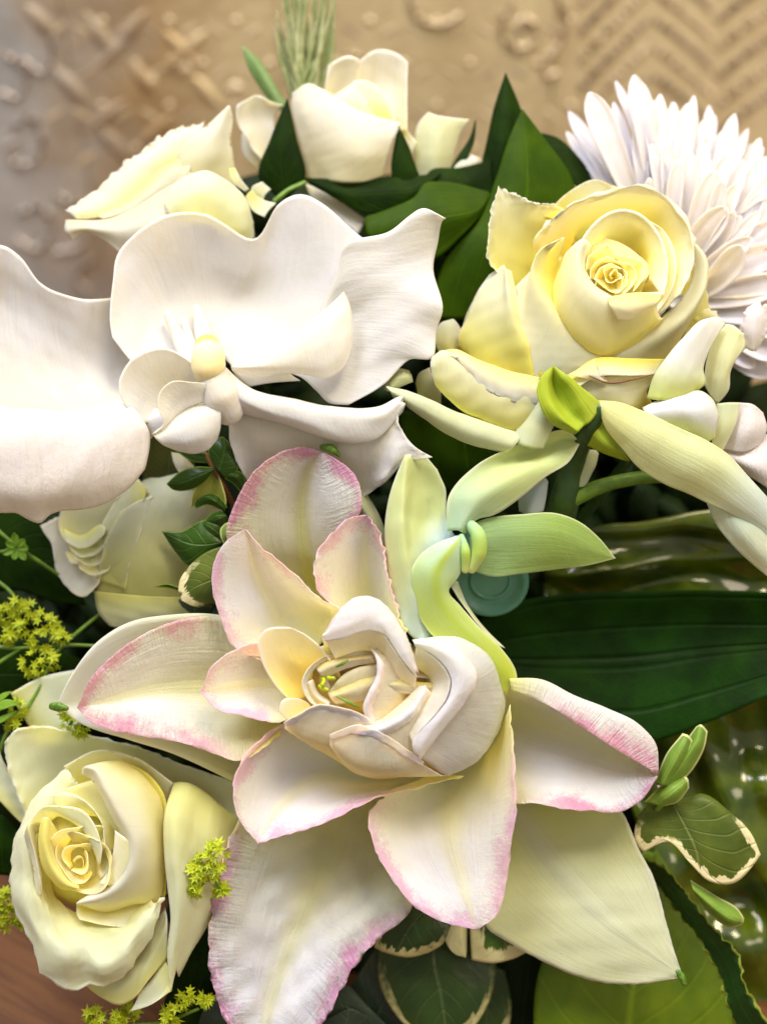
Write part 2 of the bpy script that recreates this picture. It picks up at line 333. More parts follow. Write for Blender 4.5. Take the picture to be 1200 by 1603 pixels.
# ------------------------------------------------------------ pink-edged lily
R_ = random.Random(4)
lily = thing('lily', 'large open double lily with pink-edged white petals, in the middle of the bouquet', 'lily', (590, 1120, -150))
P = lambda nm, mt, ln, **k: sheet(lily, nm, mt, ln, **k)
P('outer_petal', m_lily, "470,1230,-60 400,1250,-50 369,1292,-45 346,1346,-38 331,1417,-30 326,1475,-25 331,1537,-22 350,1590,-20 400,1680,-24;530,1230,-90 450,1330,-72 410,1450,-46 390,1550,-30 400,1680,-22;590,1230,-110 545,1320,-98 487,1433,-66 440,1546,-44 400,1680,-22;640,1260,-110 600,1350,-86 540,1450,-46 480,1550,-24 400,1680,-20;700,1330,-80 646,1415,-56 633,1437,-54 592,1471,-42 558,1508,-36 533,1554,-28 505,1603,-25 400,1680,-20", n=(50, 70), frill=7, fw=26, ff=.16, wr=2.6, ws=30, ragged=2.5, bulge=-12, crease=2.5)
P('outer_petal', m_lilypale, "700,1250,-90 740,1400,-80 760,1451,-70 800,1478,-62 850,1506,-52 929,1536,-42 1000,1541,-30 1069,1530,-20;760,1230,-110 830,1350,-78 930,1450,-40 1069,1530,-20;820,1220,-100 900,1320,-66 990,1430,-34 1069,1530,-20;900,1215,-90 974,1271,-60 995,1320,-50 1023,1376,-40 1042,1444,-30 1061,1508,-22 1069,1530,-20", n=(36, 50), frill=2, wr=2, ws=40, crease=1.5, ragged=.6)
tube(lily, 'petal_tip', m_tip, "1060,1522,-22 1068,1532,-20 1071,1540,-19", [5, 6, 4])
P('outer_petal', m_lilyout, "400,980,-40 345,963,-30 270,962,-20 200,975,-14 150,1007,-10 110,1060,-6 88,1105,-5;400,1100,-90 300,1090,-80 180,1100,-45 88,1105,-5;400,1235,-50 368,1225,-45 330,1207,-35 265,1178,-25 200,1158,-18 130,1135,-12 88,1105,-5", wr=2)
tube(lily, 'petal_tip', m_tip, "82,1106,-6 92,1107,-3 104,1109,-2", [6, 8, 4])
P('outer_petal', m_lily, "440,1020,-50 340,966,-24 285,970,2 230,990,14 180,1024,18 140,1065,18 121,1108,10;440,1050,-35 330,1030,-20 240,1040,4 170,1072,12 121,1108,10;440,1080,-45 330,1072,-36 240,1078,-14 170,1095,2 121,1108,10;440,1110,-30 330,1115,-20 240,1108,2 170,1110,8 121,1108,10;440,1150,0 375,1192,10 310,1170,12 250,1157,14 170,1142,14 138,1128,13 121,1108,10", n=(40, 50), frill=2.5, bulge=-12, crease=2.2, ragged=.8, wr=1.4, ws=40)
P('outer_petal', m_lily4, "500,1000,-95 400,900,-58 355,840,-16 369,785,-10 392,744,-6 428,714,-4 470,700,-6 502,707,-2;510,1000,-115 430,900,-86 400,830,-44 405,780,-30 430,738,-18 465,712,-12 502,707,-2;530,1000,-130 488,914,-109 476,863,-68 472,785,-50 483,735,-28 502,707,-2;550,1000,-115 525,900,-76 512,840,-30 508,780,-10 508,740,-6 502,707,-2;590,1000,-85 566,900,-60 545,838,-14 567,790,14 556,745,12 528,720,2 502,707,-2", n=(44, 50), frill=2, bulge=-12, crease=2.2, ragged=.8, wr=1.2)
P('outer_petal', m_gpale, "500,703,-36 530,722,-42 560,755,-50 590,800,-58 612,860,-70;498,708,-30 520,735,-34 550,775,-40 580,815,-48 600,880,-60;498,712,-36 515,745,-50 545,785,-60 570,825,-70 590,890,-80", wr=.5)
tube(lily, 'petal_tip', m_tip, "505,700,-8 517,702,-2 530,712,-4", [5, 8, 3])
P('outer_petal', m_lily3, "800,1080,12 828,1090,24 865,1109,32 910,1138,32 967,1175,24 1022,1208,6;796,1062,6 850,1066,20 892,1088,24 948,1110,22 995,1134,16 1026,1170,6 1028,1212,2;785,1075,-50 850,1085,-35 900,1105,-25 950,1128,-18 1003,1162,-8 1028,1212,0;770,1120,-90 830,1140,-68 892,1160,-48 960,1190,-26 1028,1214,0;760,1200,-70 830,1215,-40 892,1222,-20 960,1230,-6 1028,1215,1;780,1262,-20 809,1258,5 858,1260,8 892,1269,10 929,1270,10 971,1271,8 1004,1252,5 1029,1216,1", n=(50, 46), frill=2.5, wr=1.2, bulge=-22)
P('inner_petal', m_lily2, "520,1130,-30 440,1134,0 404,1160,10 378,1190,16 365,1233,18 370,1275,16 402,1322,10;560,1170,-52 500,1180,-50 450,1205,-34 415,1250,-10 402,1322,10;620,1210,-62 570,1222,-60 500,1235,-32 440,1275,-4 402,1322,10;690,1215,-45 640,1228,-25 570,1244,-8 500,1268,6 440,1297,8 402,1322,10;725,1214,-8 654,1233,12 600,1246,17 571,1258,20 525,1281,20 483,1298,19 446,1308,15 402,1322,10", n=(46, 46), frill=3, ff=.22, fw=16, bulge=-20, crease=2, ragged=.8, wr=1.2, ws=40)
P('inner_petal', m_lily2, "640,1230,-30 600,1248,-8 577,1275,2 585,1325,10 612,1375,15 646,1417,18 690,1443,20 746,1456,18;700,1200,-80 655,1250,-50 652,1310,-18 690,1390,10 746,1456,18;745,1190,-85 715,1240,-55 712,1300,-10 730,1390,16 746,1456,18;775,1160,-60 760,1220,-30 757,1290,6 756,1380,20 746,1456,18;799,1103,20 803,1162,30 806,1210,36 808,1263,38 800,1320,33 792,1383,26 775,1437,22 746,1456,18", n=(46, 50), frill=2.5, ff=.2, bulge=-20, crease=2, ragged=.8, wr=1.3, ws=40)
P('inner_petal', m_lily2, "470,1040,-10 400,1030,5 367,1013,10 345,965,15 333,925,18 334,885,18 350,852,15 383,828,10;490,1020,-34 440,990,-34 415,945,-18 395,900,-4 388,860,6 383,828,10;505,1005,-40 480,970,-42 450,930,-24 420,888,-4 398,850,6 383,828,10;508,1000,-10 534,955,12 500,937,16 465,903,20 435,876,20 402,850,15 383,828,10", n=(44, 44), frill=1.5, bulge=-20, crease=2, ragged=.8, wr=1.2)
P('inner_petal', m_lily2, "540,1000,-30 520,950,-15 497,923,0 490,891,5 497,863,10 520,834,14 548,810,15 575,806,15;580,1000,-50 565,940,-50 558,900,-28 562,860,-4 568,830,8 575,806,15;610,1000,-30 600,940,-36 594,890,-14 588,850,6 582,825,12 575,806,15;642,1010,24 628,974,24 613,918,26 605,886,26 598,850,22 584,818,18 575,806,15", n=(44, 44), frill=4, ff=.3, fw=12, bulge=-20, crease=2, ragged=.8, wr=1)
P('inner_petal', m_lily2, "470,1040,0 401,1006,20 364,1019,28 330,1045,32 314,1082,30;470,1065,-20 400,1050,4 350,1060,20 314,1082,30;470,1090,-20 400,1085,4 350,1090,20 314,1082,30;470,1120,10 438,1131,20 378,1120,28 335,1108,32 314,1082,30", n=(34, 34), frill=1.5, bulge=-20, crease=2, ragged=.8, wr=1)
# folded heart of the double lily
H_ = lambda ln, **k: sheet(lily, 'heart_petal', m_lilyin, ln, **{**dict(n=(30, 30), wr=.8), **k})
H_("470,1020,-30 470,1120,-30 520,1180,-30;560,1000,-40 560,1100,-60 600,1190,-40;640,1010,-40 660,1100,-60 680,1190,-40;740,1040,-30 750,1110,-40 720,1180,-30", T=1)
H_("460,1105,20 425,1065,36 408,1030,46 404,1003,50 415,986,50;480,1090,-10 448,1050,8 436,1015,30 432,995,44 428,982,50;510,1075,-10 480,1040,8 465,1015,28 456,995,42 446,982,50;535,1060,30 515,1030,42 497,1009,50 478,994,52 456,983,50")
def H2(ln, m=m_lilyin, **k): sheet(lily, 'heart_petal', m, ln, **{**dict(n=(30, 44), wr=1.3, ws=34, thick=1.2, ragged=.5), **k})
def band(ln, **k): H2(ln, m=m_lilyrim, T=1, **{**dict(n=(14, 50), wr=.9, ws=22, thick=1.6, ragged=.8, frill=1.2, ff=.09, fw=8), **k})
# arched petal at the top: outer wall, golden inside, broad turned-over margin
H2("510,1020,-20 540,985,-30 570,962,-30 620,985,-30 650,1025,-20;504,1001,50 522,978,56 540,960,58 562,950,60 590,952,60 610,970,60 628,996,58 650,1045,54", m=m_lilywall, T=1)
H2("530,1050,-20 560,1050,-25 600,1060,-25 640,1085,-15;522,1026,46 548,1018,46 568,1012,46 586,1012,46 600,1024,46 612,1040,46 624,1058,46 648,1080,44;508,1002,66 536,998,73 560,990,75 582,987,75 600,994,75 613,1012,75 626,1031,73 652,1062,62", T=1)
band("507,1003,64 536,1000,73 560,991,76 582,988,76 602,994,76 615,1012,76 628,1031,74 653,1062,63;505,996,66 528,985,76 550,974,80 572,966,81 594,972,80 612,992,79 630,1014,77 651,1052,66;501,1003,60 518,974,70 535,951,72 557,935,73 579,934,73 602,946,72 619,966,71 634,992,70 655,1054,58", n=(20, 50))
# broad right petal
H2("660,1010,-40 720,1020,-60 760,1060,-70 775,1100,-70 765,1130,-60 740,1170,-50 700,1200,-40;655,1000,10 720,994,10 768,1030,6 788,1085,2 785,1124,2 769,1158,6 745,1192,10 700,1215,14;664,1010,54 702,1018,58 730,1042,58 740,1062,58 724,1096,62 697,1130,64 672,1164,62 660,1188,60", m=m_lilywall, T=1, n=(44, 44))
H2("650,1060,-20 662,1075,-25 662,1095,-25 645,1115,-20;649,1034,44 665,1044,44 676,1060,44 677,1078,44 662,1100,48 643,1124,50 637,1144,52;651,1012,66 670,1022,73 691,1040,75 704,1064,77 701,1089,78 680,1120,79 656,1146,79 646,1166,72", T=1)
band("650,1011,66 671,1021,74 692,1039,76 706,1064,78 703,1089,80 681,1121,81 656,1147,80 645,1166,74 648,1178,72;648,1007,70 673,1011,78 698,1024,81 718,1048,82 720,1074,83 704,1105,84 679,1138,84 657,1168,80 654,1184,74;645,1002,62 676,1001,71 706,1009,73 731,1030,74 747,1058,73 729,1098,75 702,1131,76 674,1167,76 657,1191,70", n=(20, 54))
# front petals, each with a narrow turned margin
H2("590,1200,30 640,1212,20 700,1212,10 735,1185,0 745,1150,-10;570,1178,54 610,1188,56 645,1169,54 675,1138,46 695,1102,36;562,1150,64 592,1149,66 622,1137,66 648,1117,64 660,1096,60 670,1080,56", T=1)
H2("560,1130,0 600,1115,-5 640,1080,-10 650,1050,-10;560,1136,50 590,1130,50 616,1116,50 638,1096,48 650,1074,44;557,1141,66 590,1138,68 620,1125,70 645,1107,68 656,1089,64 665,1074,58", T=1)
band("557,1140,66 590,1137,69 620,1124,71 645,1106,69 656,1088,65 665,1073,58;559,1146,69 591,1144,73 621,1131,74 646,1113,72 658,1093,67 668,1078,59;562,1153,65 592,1152,67 622,1140,68 649,1120,66 661,1099,62 672,1082,56")
H2("522,1180,20 548,1206,20 576,1218,12 630,1216,4 705,1214,0;517,1167,50 535,1185,52 562,1200,52 605,1207,48 652,1212,40 692,1214,28;517,1156,60 537,1150,66 558,1146,69 580,1150,70 600,1160,68 630,1179,62 660,1197,54", T=1)
band("515,1150,64 536,1142,72 557,1135,75 580,1140,75 602,1150,74 632,1170,68 664,1193,56;517,1160,60 537,1153,66 558,1149,69 580,1153,70 600,1163,68 630,1182,62 660,1198,54")
H2("455,1145,10 490,1170,10 520,1188,10 550,1205,10 590,1215,0;446,1140,42 480,1155,48 512,1160,50 545,1165,46 580,1174,38;448,1134,54 468,1126,60 498,1111,64 529,1114,65 566,1127,62 586,1141,54", T=1)
band("444,1131,56 466,1119,66 497,1103,70 529,1106,71 567,1119,67 590,1134,56;448,1138,52 468,1128,58 498,1113,62 529,1116,63 566,1129,60 586,1143,53")
H2("470,1120,0 500,1100,-5 540,1105,-5 580,1130,0;458,1132,40 476,1124,46 500,1112,48 530,1114,48 560,1124,46;446,1131,56 466,1120,64 497,1105,68 529,1108,69 566,1121,65 586,1135,55", T=1)
H2("595,1064,40 630,1066,44 670,1069,40 704,1073,28;593,1070,50 628,1074,50 668,1077,45 704,1075,30;591,1076,42 626,1084,44 664,1087,40 703,1079,28", T=1, n=(14, 30))
H2("600,1050,20 630,1040,20 660,1045,15 690,1060,10;598,1062,36 630,1060,40 665,1062,34 700,1070,24", T=1, n=(10, 24))
H_("480,1140,20 450,1128,36 437,1112,42 440,1098,42;495,1135,15 468,1112,32 456,1098,40 450,1093,42;500,1125,10 490,1110,25 478,1098,36 466,1094,40", n=(16, 16))
H2("640,1005,-10 668,1035,0 668,1080,0 652,1112,5 620,1142,10;602,1012,26 625,1038,36 632,1070,38 622,1100,40 600,1138,40;585,1016,50 598,1040,54 597,1064,56 588,1090,56 582,1111,53 592,1137,46", T=1)
band("576,1012,46 589,1034,58 589,1058,60 578,1081,60 568,1106,58 579,1138,46;582,1014,50 594,1037,61 594,1061,63 583,1086,63 575,1108,60 586,1138,48;587,1016,46 600,1040,56 599,1064,58 589,1090,58 583,1111,54 593,1137,44", n=(12, 44))
H_("515,1090,5 540,1110,5 570,1118,5 600,1110,0;513,1085,32 540,1082,38 570,1082,38 592,1080,30;520,1076,34 535,1061,42 560,1049,44 590,1044,38;530,1065,10 550,1050,10 590,1040,10", T=1, n=(24, 28))
H_("505,1070,0 535,1060,0 560,1050,0 585,1045,0;499,1055,22 530,1044,32 560,1036,34 590,1038,28;497,1049,28 525,1032,36 560,1022,38 588,1020,30;505,1042,10 535,1022,10 575,1015,10", T=1, n=(24, 28))
H_("530,1110,0 500,1095,0 490,1065,0 510,1035,0;516,1110,28 490,1097,34 478,1070,34 488,1045,34 515,1030,30;512,1112,36 486,1100,44 473,1068,46 480,1050,46 500,1032,44 535,1022,38;520,1108,30 494,1094,34 483,1068,36 492,1048,34 520,1034,30", T=1, n=(26, 34))
H_("490,1050,18 490,1075,14 505,1100,18;512,1040,22 512,1072,22 525,1105,18;540,1040,18 535,1070,18 545,1100,14", T=1)
H2("500,1052,26 498,1066,24 506,1082,26;508,1052,34 506,1066,34 512,1080,34;516,1056,30 514,1068,30 518,1078,30", T=1, n=(12, 14))
H2("478,1072,30 486,1096,30 508,1112,30;484,1066,44 492,1088,46 514,1104,46;490,1064,34 498,1084,34 518,1098,34", T=1, n=(12, 18))
H2("494,1046,32 516,1034,34 545,1026,34 580,1022,30;500,1054,44 520,1043,50 548,1034,50 584,1029,46;508,1062,36 528,1052,40 554,1043,40 588,1038,36", T=1, n=(16, 24))
H2("512,1084,32 534,1072,38 560,1060,40 588,1050,34;516,1092,44 540,1084,52 566,1076,52 590,1066,44;524,1102,36 546,1100,42 570,1096,42 582,1090,38", T=1, n=(18, 24))
for q in ("504,1060,34 507,1066,44 504,1072,50", "512,1058,36 516,1062,46 522,1062,50", "500,1074,34 506,1078,44 512,1080,50"):
    tube(lily, 'stamen', m_rosepale if q[0] == '5' and q[2] == '6' else m_alch, q, [3, 3.6, 3], n=8, seg=8)
for q in ("526,1090,50 542,1098,53 562,1108,50", "526,1044,51 536,1039,52 544,1034,50"):
    tube(lily, 'green_streak', m_stem, q, [1.2, 3, 1.2], n=8, seg=10)

# ------------------------------------------------------------ white orchid in the centre
orch = thing('orchid', 'large white orchid bloom with twisting petals and a cream-yellow column, above the lily', 'orchid', (330, 600, -100), 'white orchid blooms')
P = lambda nm, ln, **k: sheet(orch, nm, m_orch, ln, **{**dict(wr=1.5, ws=60, thick=2.2), **k})
P('petal', "300,610,-30 240,592,-38 203,562,-30 176,528,-24;305,600,-40 230,560,-55 185,500,-36 172,497,-26;300,580,-55 240,520,-75 195,460,-50 177,440,-30;305,570,-70 260,480,-95 220,410,-62 190,388,-42;320,560,-80 300,470,-105 270,390,-75 255,338,-50;330,555,-80 330,470,-110 325,400,-84 318,334,-54;340,555,-80 370,470,-112 385,430,-90 398,374,-66;350,560,-75 410,480,-100 425,400,-80 437,318,-54;355,565,-70 440,490,-85 475,400,-66 474,304,-46;360,570,-60 460,510,-70 510,400,-54 510,322,-44;365,580,-50 470,530,-60 545,440,-46 562,368,-44;370,590,-45 480,550,-50 570,470,-44 610,400,-50", n=(60, 40))
P('petal', "440,580,-40 473,592,-30 495,612,-22 515,631,-15 545,634,-12;450,570,-45 500,580,-32 560,592,-14 600,602,-12;460,560,-45 520,560,-30 590,565,-10 640,563,-14;470,550,-50 530,530,-30 615,535,-5 677,560,-16;480,530,-50 540,500,-28 620,500,-4 683,517,-18;490,510,-50 539,475,-20 620,465,-4 693,481,-4;500,490,-55 539,440,-10 620,430,-4 678,425,-22;520,450,-60 543,400,-6 620,395,-2 685,380,-22;540,420,-60 549,378,-6 607,364,2 655,334,4 692,346,-4;550,420,-70 560,385,-30 610,368,-10 665,326,0 697,342,5", n=(50, 44))
P('folded_margin', "360,567,0 393,560,6 433,537,10 483,503,13 517,477,12 538,456,4;362,572,2 400,570,17 445,554,25 490,530,28 525,502,23 548,480,8;362,576,2 400,580,14 450,578,21 500,570,24 535,550,20 552,515,6;365,580,-5 400,590,0 450,584,6 485,588,12 512,592,12 538,575,9 551,540,2", T=1, n=(30, 40))
P('petal', "362,578,-14 372,592,-16 388,606,-20;400,580,-16 410,592,-18 420,600,-22;450,582,-10 460,590,-16 470,596,-20", n=(14, 12))
P('lip', "345,570,-12 400,613,-8 450,623,-8 500,633,-8 550,638,-6 593,635,-2 620,622,0 633,618,2;346,585,12 400,618,20 450,631,24 500,643,25 550,650,25 597,648,21 627,628,8;348,605,17 390,632,23 440,650,25 490,664,27 530,676,25 572,674,23 607,657,16 631,630,6;350,622,10 383,636,14 433,655,17 483,672,19 517,685,19 557,692,17 592,684,14 614,662,9 634,632,5;360,640,-20 390,650,-10 440,662,-5 490,680,-2 520,690,-2 560,694,0 600,676,0 630,645,0", T=1, n=(34, 50))
P('lip_underside', "355,610,-12 357,640,-16 360,690,-26 378,740,-50;400,630,-15 405,680,-24 410,730,-66 420,790,-90;470,650,-10 480,700,-34 490,750,-76 490,800,-100;540,670,-5 550,710,-14 555,745,-40 545,790,-80;600,660,-5 610,700,5 612,735,0 605,752,-14;620,640,0 622,680,5 632,705,5 640,722,0;632,622,2 624,662,10 645,695,8 677,716,5", n=(46, 34), frill=4, fw=40, ff=.06)
P('side_lobe', "250,665,0 225,660,6 205,647,14 187,618,22;270,650,-18 235,630,-6 205,610,10 188,590,22;280,640,-25 250,605,-12 225,580,10 212,557,22;290,640,-25 275,600,-12 262,572,8 256,545,22;300,630,-18 300,600,-8 296,575,8 291,561,18;330,620,0 325,605,5 320,598,10 312,583,14", n=(32, 26))
P('side_lobe', "235,640,-10 250,640,0 262,642,8;215,665,-5 240,655,8 260,655,14;232,690,-20 245,680,4 262,672,12", n=(14, 12))
P('side_lobe', "350,600,20 333,600,32 300,598,40 267,598,40 249,615,36 247,640,34 256,662,32 238,679,28;350,610,20 338,612,30 310,610,34 280,618,32 268,635,28 262,655,28 240,680,27;350,622,18 340,625,22 315,630,18 290,645,10 274,660,12 242,681,26", n=(24, 34), T=1)
P('side_lobe', "238,679,26 268,657,16 300,637,14 345,622,18;246,689,28 280,672,36 310,655,38 346,645,28;258,698,24 290,690,38 320,680,38 345,668,26;283,707,14 305,710,20 325,704,22 340,687,18", n=(26, 28), T=1)
tube(orch, 'column', m_orch, "326,565,8 332,588,16 342,612,14 356,640,0", [24, 24, 30, 26], n=20)
tube(orch, 'column_cap', m_cap, "328,588,14 326,570,22 325,556,20 324,545,12", [23, 27, 27, 22], n=24)
tube(orch, 'column_ridge', m_orch, "262,492,-66 278,525,-53 300,580,-20", [7, 12, 12])
tube(orch, 'column_ridge', m_orch, "308,484,-84 315,510,-64 322,545,-20", [7, 13, 12])
tube(orch, 'column_ridge', m_orch, "287,500,-84 297,530,-62 312,565,-20", [5, 8, 8])

# ------------------------------------------------------------ white orchid cut by the left edge
orl = thing('orchid', 'pinkish white orchid bloom with a broad drooping petal, cut off by the left edge', 'orchid', (40, 660, -140), 'white orchid blooms')
sheet(orl, 'petal', m_orch, "-60,640,-56 -60,520,-74 -60,440,-60 -40,385,-40;20,645,-60 10,540,-84 5,460,-75 12,387,-40;60,648,-58 40,550,-86 32,480,-75 35,405,-44;100,650,-55 75,570,-84 62,500,-72 60,440,-46;160,645,-50 140,580,-80 122,510,-66 120,466,-48;220,640,-70 210,580,-120 205,510,-120 215,462,-120", n=(40, 36), wr=3, ws=60, thick=2.2)
sheet(orl, 'drooping_petal', m_orchlow, "-60,605,-20 0,640,-20 73,650,-16 133,645,-14 187,632,-6 210,640,-5;-60,600,16 0,634,20 73,644,22 133,640,20 187,627,14 212,642,12;-60,660,36 0,668,40 73,673,42 140,670,38 192,660,28 227,662,14;-60,720,40 0,725,46 73,735,48 140,730,44 197,710,32 235,690,12;-60,780,26 0,772,34 58,785,36 120,775,34 182,752,26 228,728,10;-60,795,0 8,803,5 25,803,8 43,813,8 63,819,10 78,806,8 95,800,8 120,798,8 150,793,8 180,779,8 202,763,10 225,735,8", T=1, n=(50, 50), wr=2, ws=50, thick=2.4)

# ------------------------------------------------------------ yellow rose on the right
ry = thing('rose', 'large open pale yellow rose with a deep yellow heart, left of the chrysanthemum', 'rose', (900, 560, -170), 'roses')
P = lambda ln, m=m_rose, nm='petal', **k: sheet(ry, nm, m, ln, **{**dict(wr=1.4, ws=45), **k})
P("800,480,-60 785,440,-50 768,409,-42 764,353,-38 773,312,-40 780,292,-45;815,470,-90 800,420,-80 785,370,-66 785,325,-52 783,294,-48;840,440,-115 825,400,-105 812,360,-90 803,325,-68 800,304,-58;870,400,-115 865,380,-112 852,350,-98 845,330,-78 838,319,-66;905,400,-100 900,370,-100 892,345,-95 883,330,-84 868,323,-72", n=(40, 40), roll=(3, 120), frill=4, ff=.07, fw=30, ragged=1.5)
P("850,340,-90 890,300,-90 934,281,-92 955,289,-94;865,350,-95 905,318,-97 945,295,-97 962,292,-95;880,360,-100 920,330,-104 960,305,-104 975,300,-104")
P("870,420,-110 895,395,-112 920,370,-112 955,355,-110 995,350,-108 1015,360,-100 1028,385,-92 1032,405,-85 1022,435,-70 995,465,-50 965,480,-40;845,405,-80 872,375,-80 905,345,-76 945,328,-74 1000,318,-70 1028,330,-68 1048,355,-60 1058,380,-54 1058,405,-46 1045,440,-34 1015,475,-20 980,500,-10;834,378,-58 860,350,-52 900,318,-46 939,306,-44 1004,293,-42 1035,305,-38 1062,332,-34 1080,365,-30 1084,400,-24 1074,437,-16 1045,480,-8 1000,520,0", T=1, n=(60, 40), roll=(2.5, 130), frill=4, ff=.07, fw=26, ragged=1.5)
P("1070,385,-70 1084,405,-60 1082,440,-52 1064,470,-42 1028,500,-30 990,526,-18 939,552,-10 905,572,-8;1083,377,-60 1102,400,-50 1104,442,-42 1085,481,-32 1045,518,-20 995,546,-10 939,571,-2 895,588,0 868,592,0;1076,395,-90 1102,420,-80 1100,458,-74 1080,502,-64 1042,548,-54 1000,580,-36 945,600,-20 890,608,-10;1050,420,-140 1070,470,-136 1062,520,-130 1035,580,-110 985,622,-80 920,640,-50 870,640,-40", T=-1, n=(44, 36))
P("930,470,-60 900,440,-70 880,430,-70 880,400,-80;928,545,-10 895,510,-14 872,475,-20 862,450,-30 860,425,-45 875,400,-60;941,556,6 900,520,8 864,480,8 847,455,6 837,425,2 845,393,-4 882,371,-20;925,577,2 870,552,6 832,512,2 816,490,-4 815,465,-12 825,430,-40;890,600,-10 835,592,-6 808,552,-8 800,515,-14 798,480,-35 805,450,-55", T=1, n=(44, 38))
P("729,555,-70 716,530,-66 730,500,-66 745,460,-66 765,430,-66;742,578,-44 742,530,-36 752,490,-36 768,450,-42 780,420,-48;770,590,-22 778,540,-8 780,490,-8 785,450,-18 788,415,-36;830,592,-4 822,545,6 806,505,8 797,460,4 791,420,-20;838,590,-20 834,545,-20 818,505,-20 808,460,-25 800,425,-40", n=(40, 38))
P("716,545,-80 730,492,-84 750,455,-86 775,425,-84;735,560,-86 750,490,-92 770,450,-94 788,425,-90", n=(12, 24))
P("870,610,-20 835,592,-6 812,560,-14 800,520,-30;940,600,-8 900,580,0 850,560,-6 820,500,-40;1000,570,-20 960,555,-10 900,540,-10 840,480,-50", T=1)
P("880,420,-60 865,460,-40 875,510,-30 930,560,-20 1000,540,-30 1045,490,-40;880,405,-30 868,450,-4 873,490,8 900,530,14 942,552,12 985,532,8 1035,498,0;893,388,-8 884,430,10 890,465,24 912,492,32 945,508,34 985,503,28 1028,480,16;914,374,10 906,395,20 908,425,30 922,450,38 945,466,42 977,476,40 1010,468,34 1038,458,26;925,385,0 917,400,6 918,425,12 930,445,16 950,458,18 980,464,18 1010,458,16", T=1, n=(44, 36))
P("950,466,42 992,458,44 1037,460,34;954,478,50 988,480,50 1030,474,38;966,500,42 985,500,42 1006,487,34", m=m_rosewhite, T=1, n=(14, 18), nm='folded_petal_rim')
P("940,440,-40 945,400,-50 975,390,-50 1000,400,-50 1005,440,-40;915,405,-6 924,385,-12 938,367,-18 958,354,-24 978,351,-26 1002,362,-26 1017,385,-20 1024,412,-12 1022,445,0;906,402,14 912,377,8 925,359,0 945,341,-4 967,332,-8 997,337,-8 1022,360,-6 1040,400,2 1042,437,10 1036,464,20", T=1, n=(36, 28), roll=(3, 110))
P("960,460,-40 1000,450,-50 1030,400,-60 1000,360,-70;1010,482,-8 1040,450,-14 1046,405,-26 1025,362,-38 990,345,-44;1028,490,6 1052,450,-4 1058,405,-14 1038,360,-28 1000,338,-34", T=1, n=(24, 28))
P("905,400,-30 912,440,-30 950,470,-30 1000,465,-30;920,390,-14 935,430,-12 960,450,-10 1010,440,-12;935,370,-30 970,380,-26 1000,400,-26 1020,420,-30", T=1, m=m_rosedeep, n=(16, 20), nm='heart_petal')  # floor sheet added under the heart so its gaps look golden
HK = dict(m=m_rosedeep, nm='heart_petal', n=(18, 46), wr=1.2, ws=12, ragged=.8, thick=1)
P("930,430,-10 935,410,-12 950,402,-12 975,412,-12 990,425,-10 985,445,-8 965,455,-8;921,424,0 928,407,-4 944,397,-6 957,403,-6 972,411,-6 990,420,-4 997,432,2 988,446,8;916,423,18 921,401,14 936,390,12 949,382,12 961,395,12 985,402,12 1008,413,14 1006,436,20 990,457,24", T=1, **HK)
P("935,440,-6 935,425,-8 945,415,-8 970,418,-8 985,435,-6 970,450,-6;928,438,6 929,422,4 942,411,0 960,411,0 977,420,0 984,436,4 974,450,8 955,455,10;923,440,20 925,420,17 938,405,14 954,402,13 966,409,13 984,412,14 996,428,18 990,446,22 975,461,24", T=1, **HK)
P("940,450,0 945,430,-2 960,425,-2 970,440,0 960,452,0;936,444,10 937,430,8 948,420,6 962,421,6 974,431,8 974,444,12 962,454,14;932,447,22 932,430,19 944,416,16 962,415,16 978,424,18 982,440,22 974,454,24 960,462,26", T=1, **HK)
for i, (r, h, ph, wd) in enumerate(((20, 20, 4.6, 3.2), (15, 21, 1.6, 3.2), (10, 21, 4.2, 3.6), (6, 20, 1.2, 4.4))):
    cup(ry, m_rosedeep, (955+i, 438-i, 4), (.16, -.30, 1), r, h, ph, wd, flare=.2, name='heart_petal', point=.2, wr=1.4, ws=9, wob=.2, thick=1)
P("930,420,-2 930,440,0 950,462,2;960,405,-4 958,438,4 965,465,2;995,415,-2 988,440,0 980,460,2", T=1, m=m_rosedeep, n=(14, 16), nm='heart_petal')  # second floor sheet, added to brighten the gaps between the inner cups
P("700,622,-40 735,650,-26 770,669,-16 805,684,-10 845,684,-10;680,600,-8 715,636,0 765,658,8 803,670,10 843,662,6;674,575,2 705,600,10 748,620,16 790,634,18 838,640,14;676,561,-6 692,552,-2 720,566,4 770,590,8 825,608,10 850,615,6;684,560,-30 720,575,-30 780,590,-26 850,605,-20", T=1, n=(36, 40), m=m_rose, wr=2, ws=30, frill=2)
P("688,549,-8 712,546,-2 747,563,6 792,579,10 843,591,8;700,556,4 722,562,10 750,582,16 794,604,20 845,612,14;716,560,6 728,580,12 752,604,17 795,627,20 846,634,14", T=1, n=(18, 36), m=m_rosewhite, nm='folded_petal_rim', wr=1.4, ws=26, frill=2)
P("880,600,0 929,562,8 985,561,8 1040,562,0;885,620,14 935,590,20 985,588,18 1028,587,4", T=1, n=(16, 24))
P("870,600,-6 935,592,8 985,586,4 1030,585,-4;880,640,0 940,628,6 985,636,0 1012,612,-10;890,670,-30 940,660,-20 985,655,-20 1020,630,-30", T=-1, n=(22, 26))
P("889,586,12 910,575,16 930,563,12;905,590,22 925,584,24 940,580,16;945,600,16 948,599,16 950,597,12", T=1, n=(12, 14), m=m_rosewhite, nm='folded_petal_rim')
tube(ry, 'brown_petal_edge', m_twig, "922,588,26 950,599,22 990,594,18 1028,584,8", [.6, 1.6, 1.4, .5], n=6)
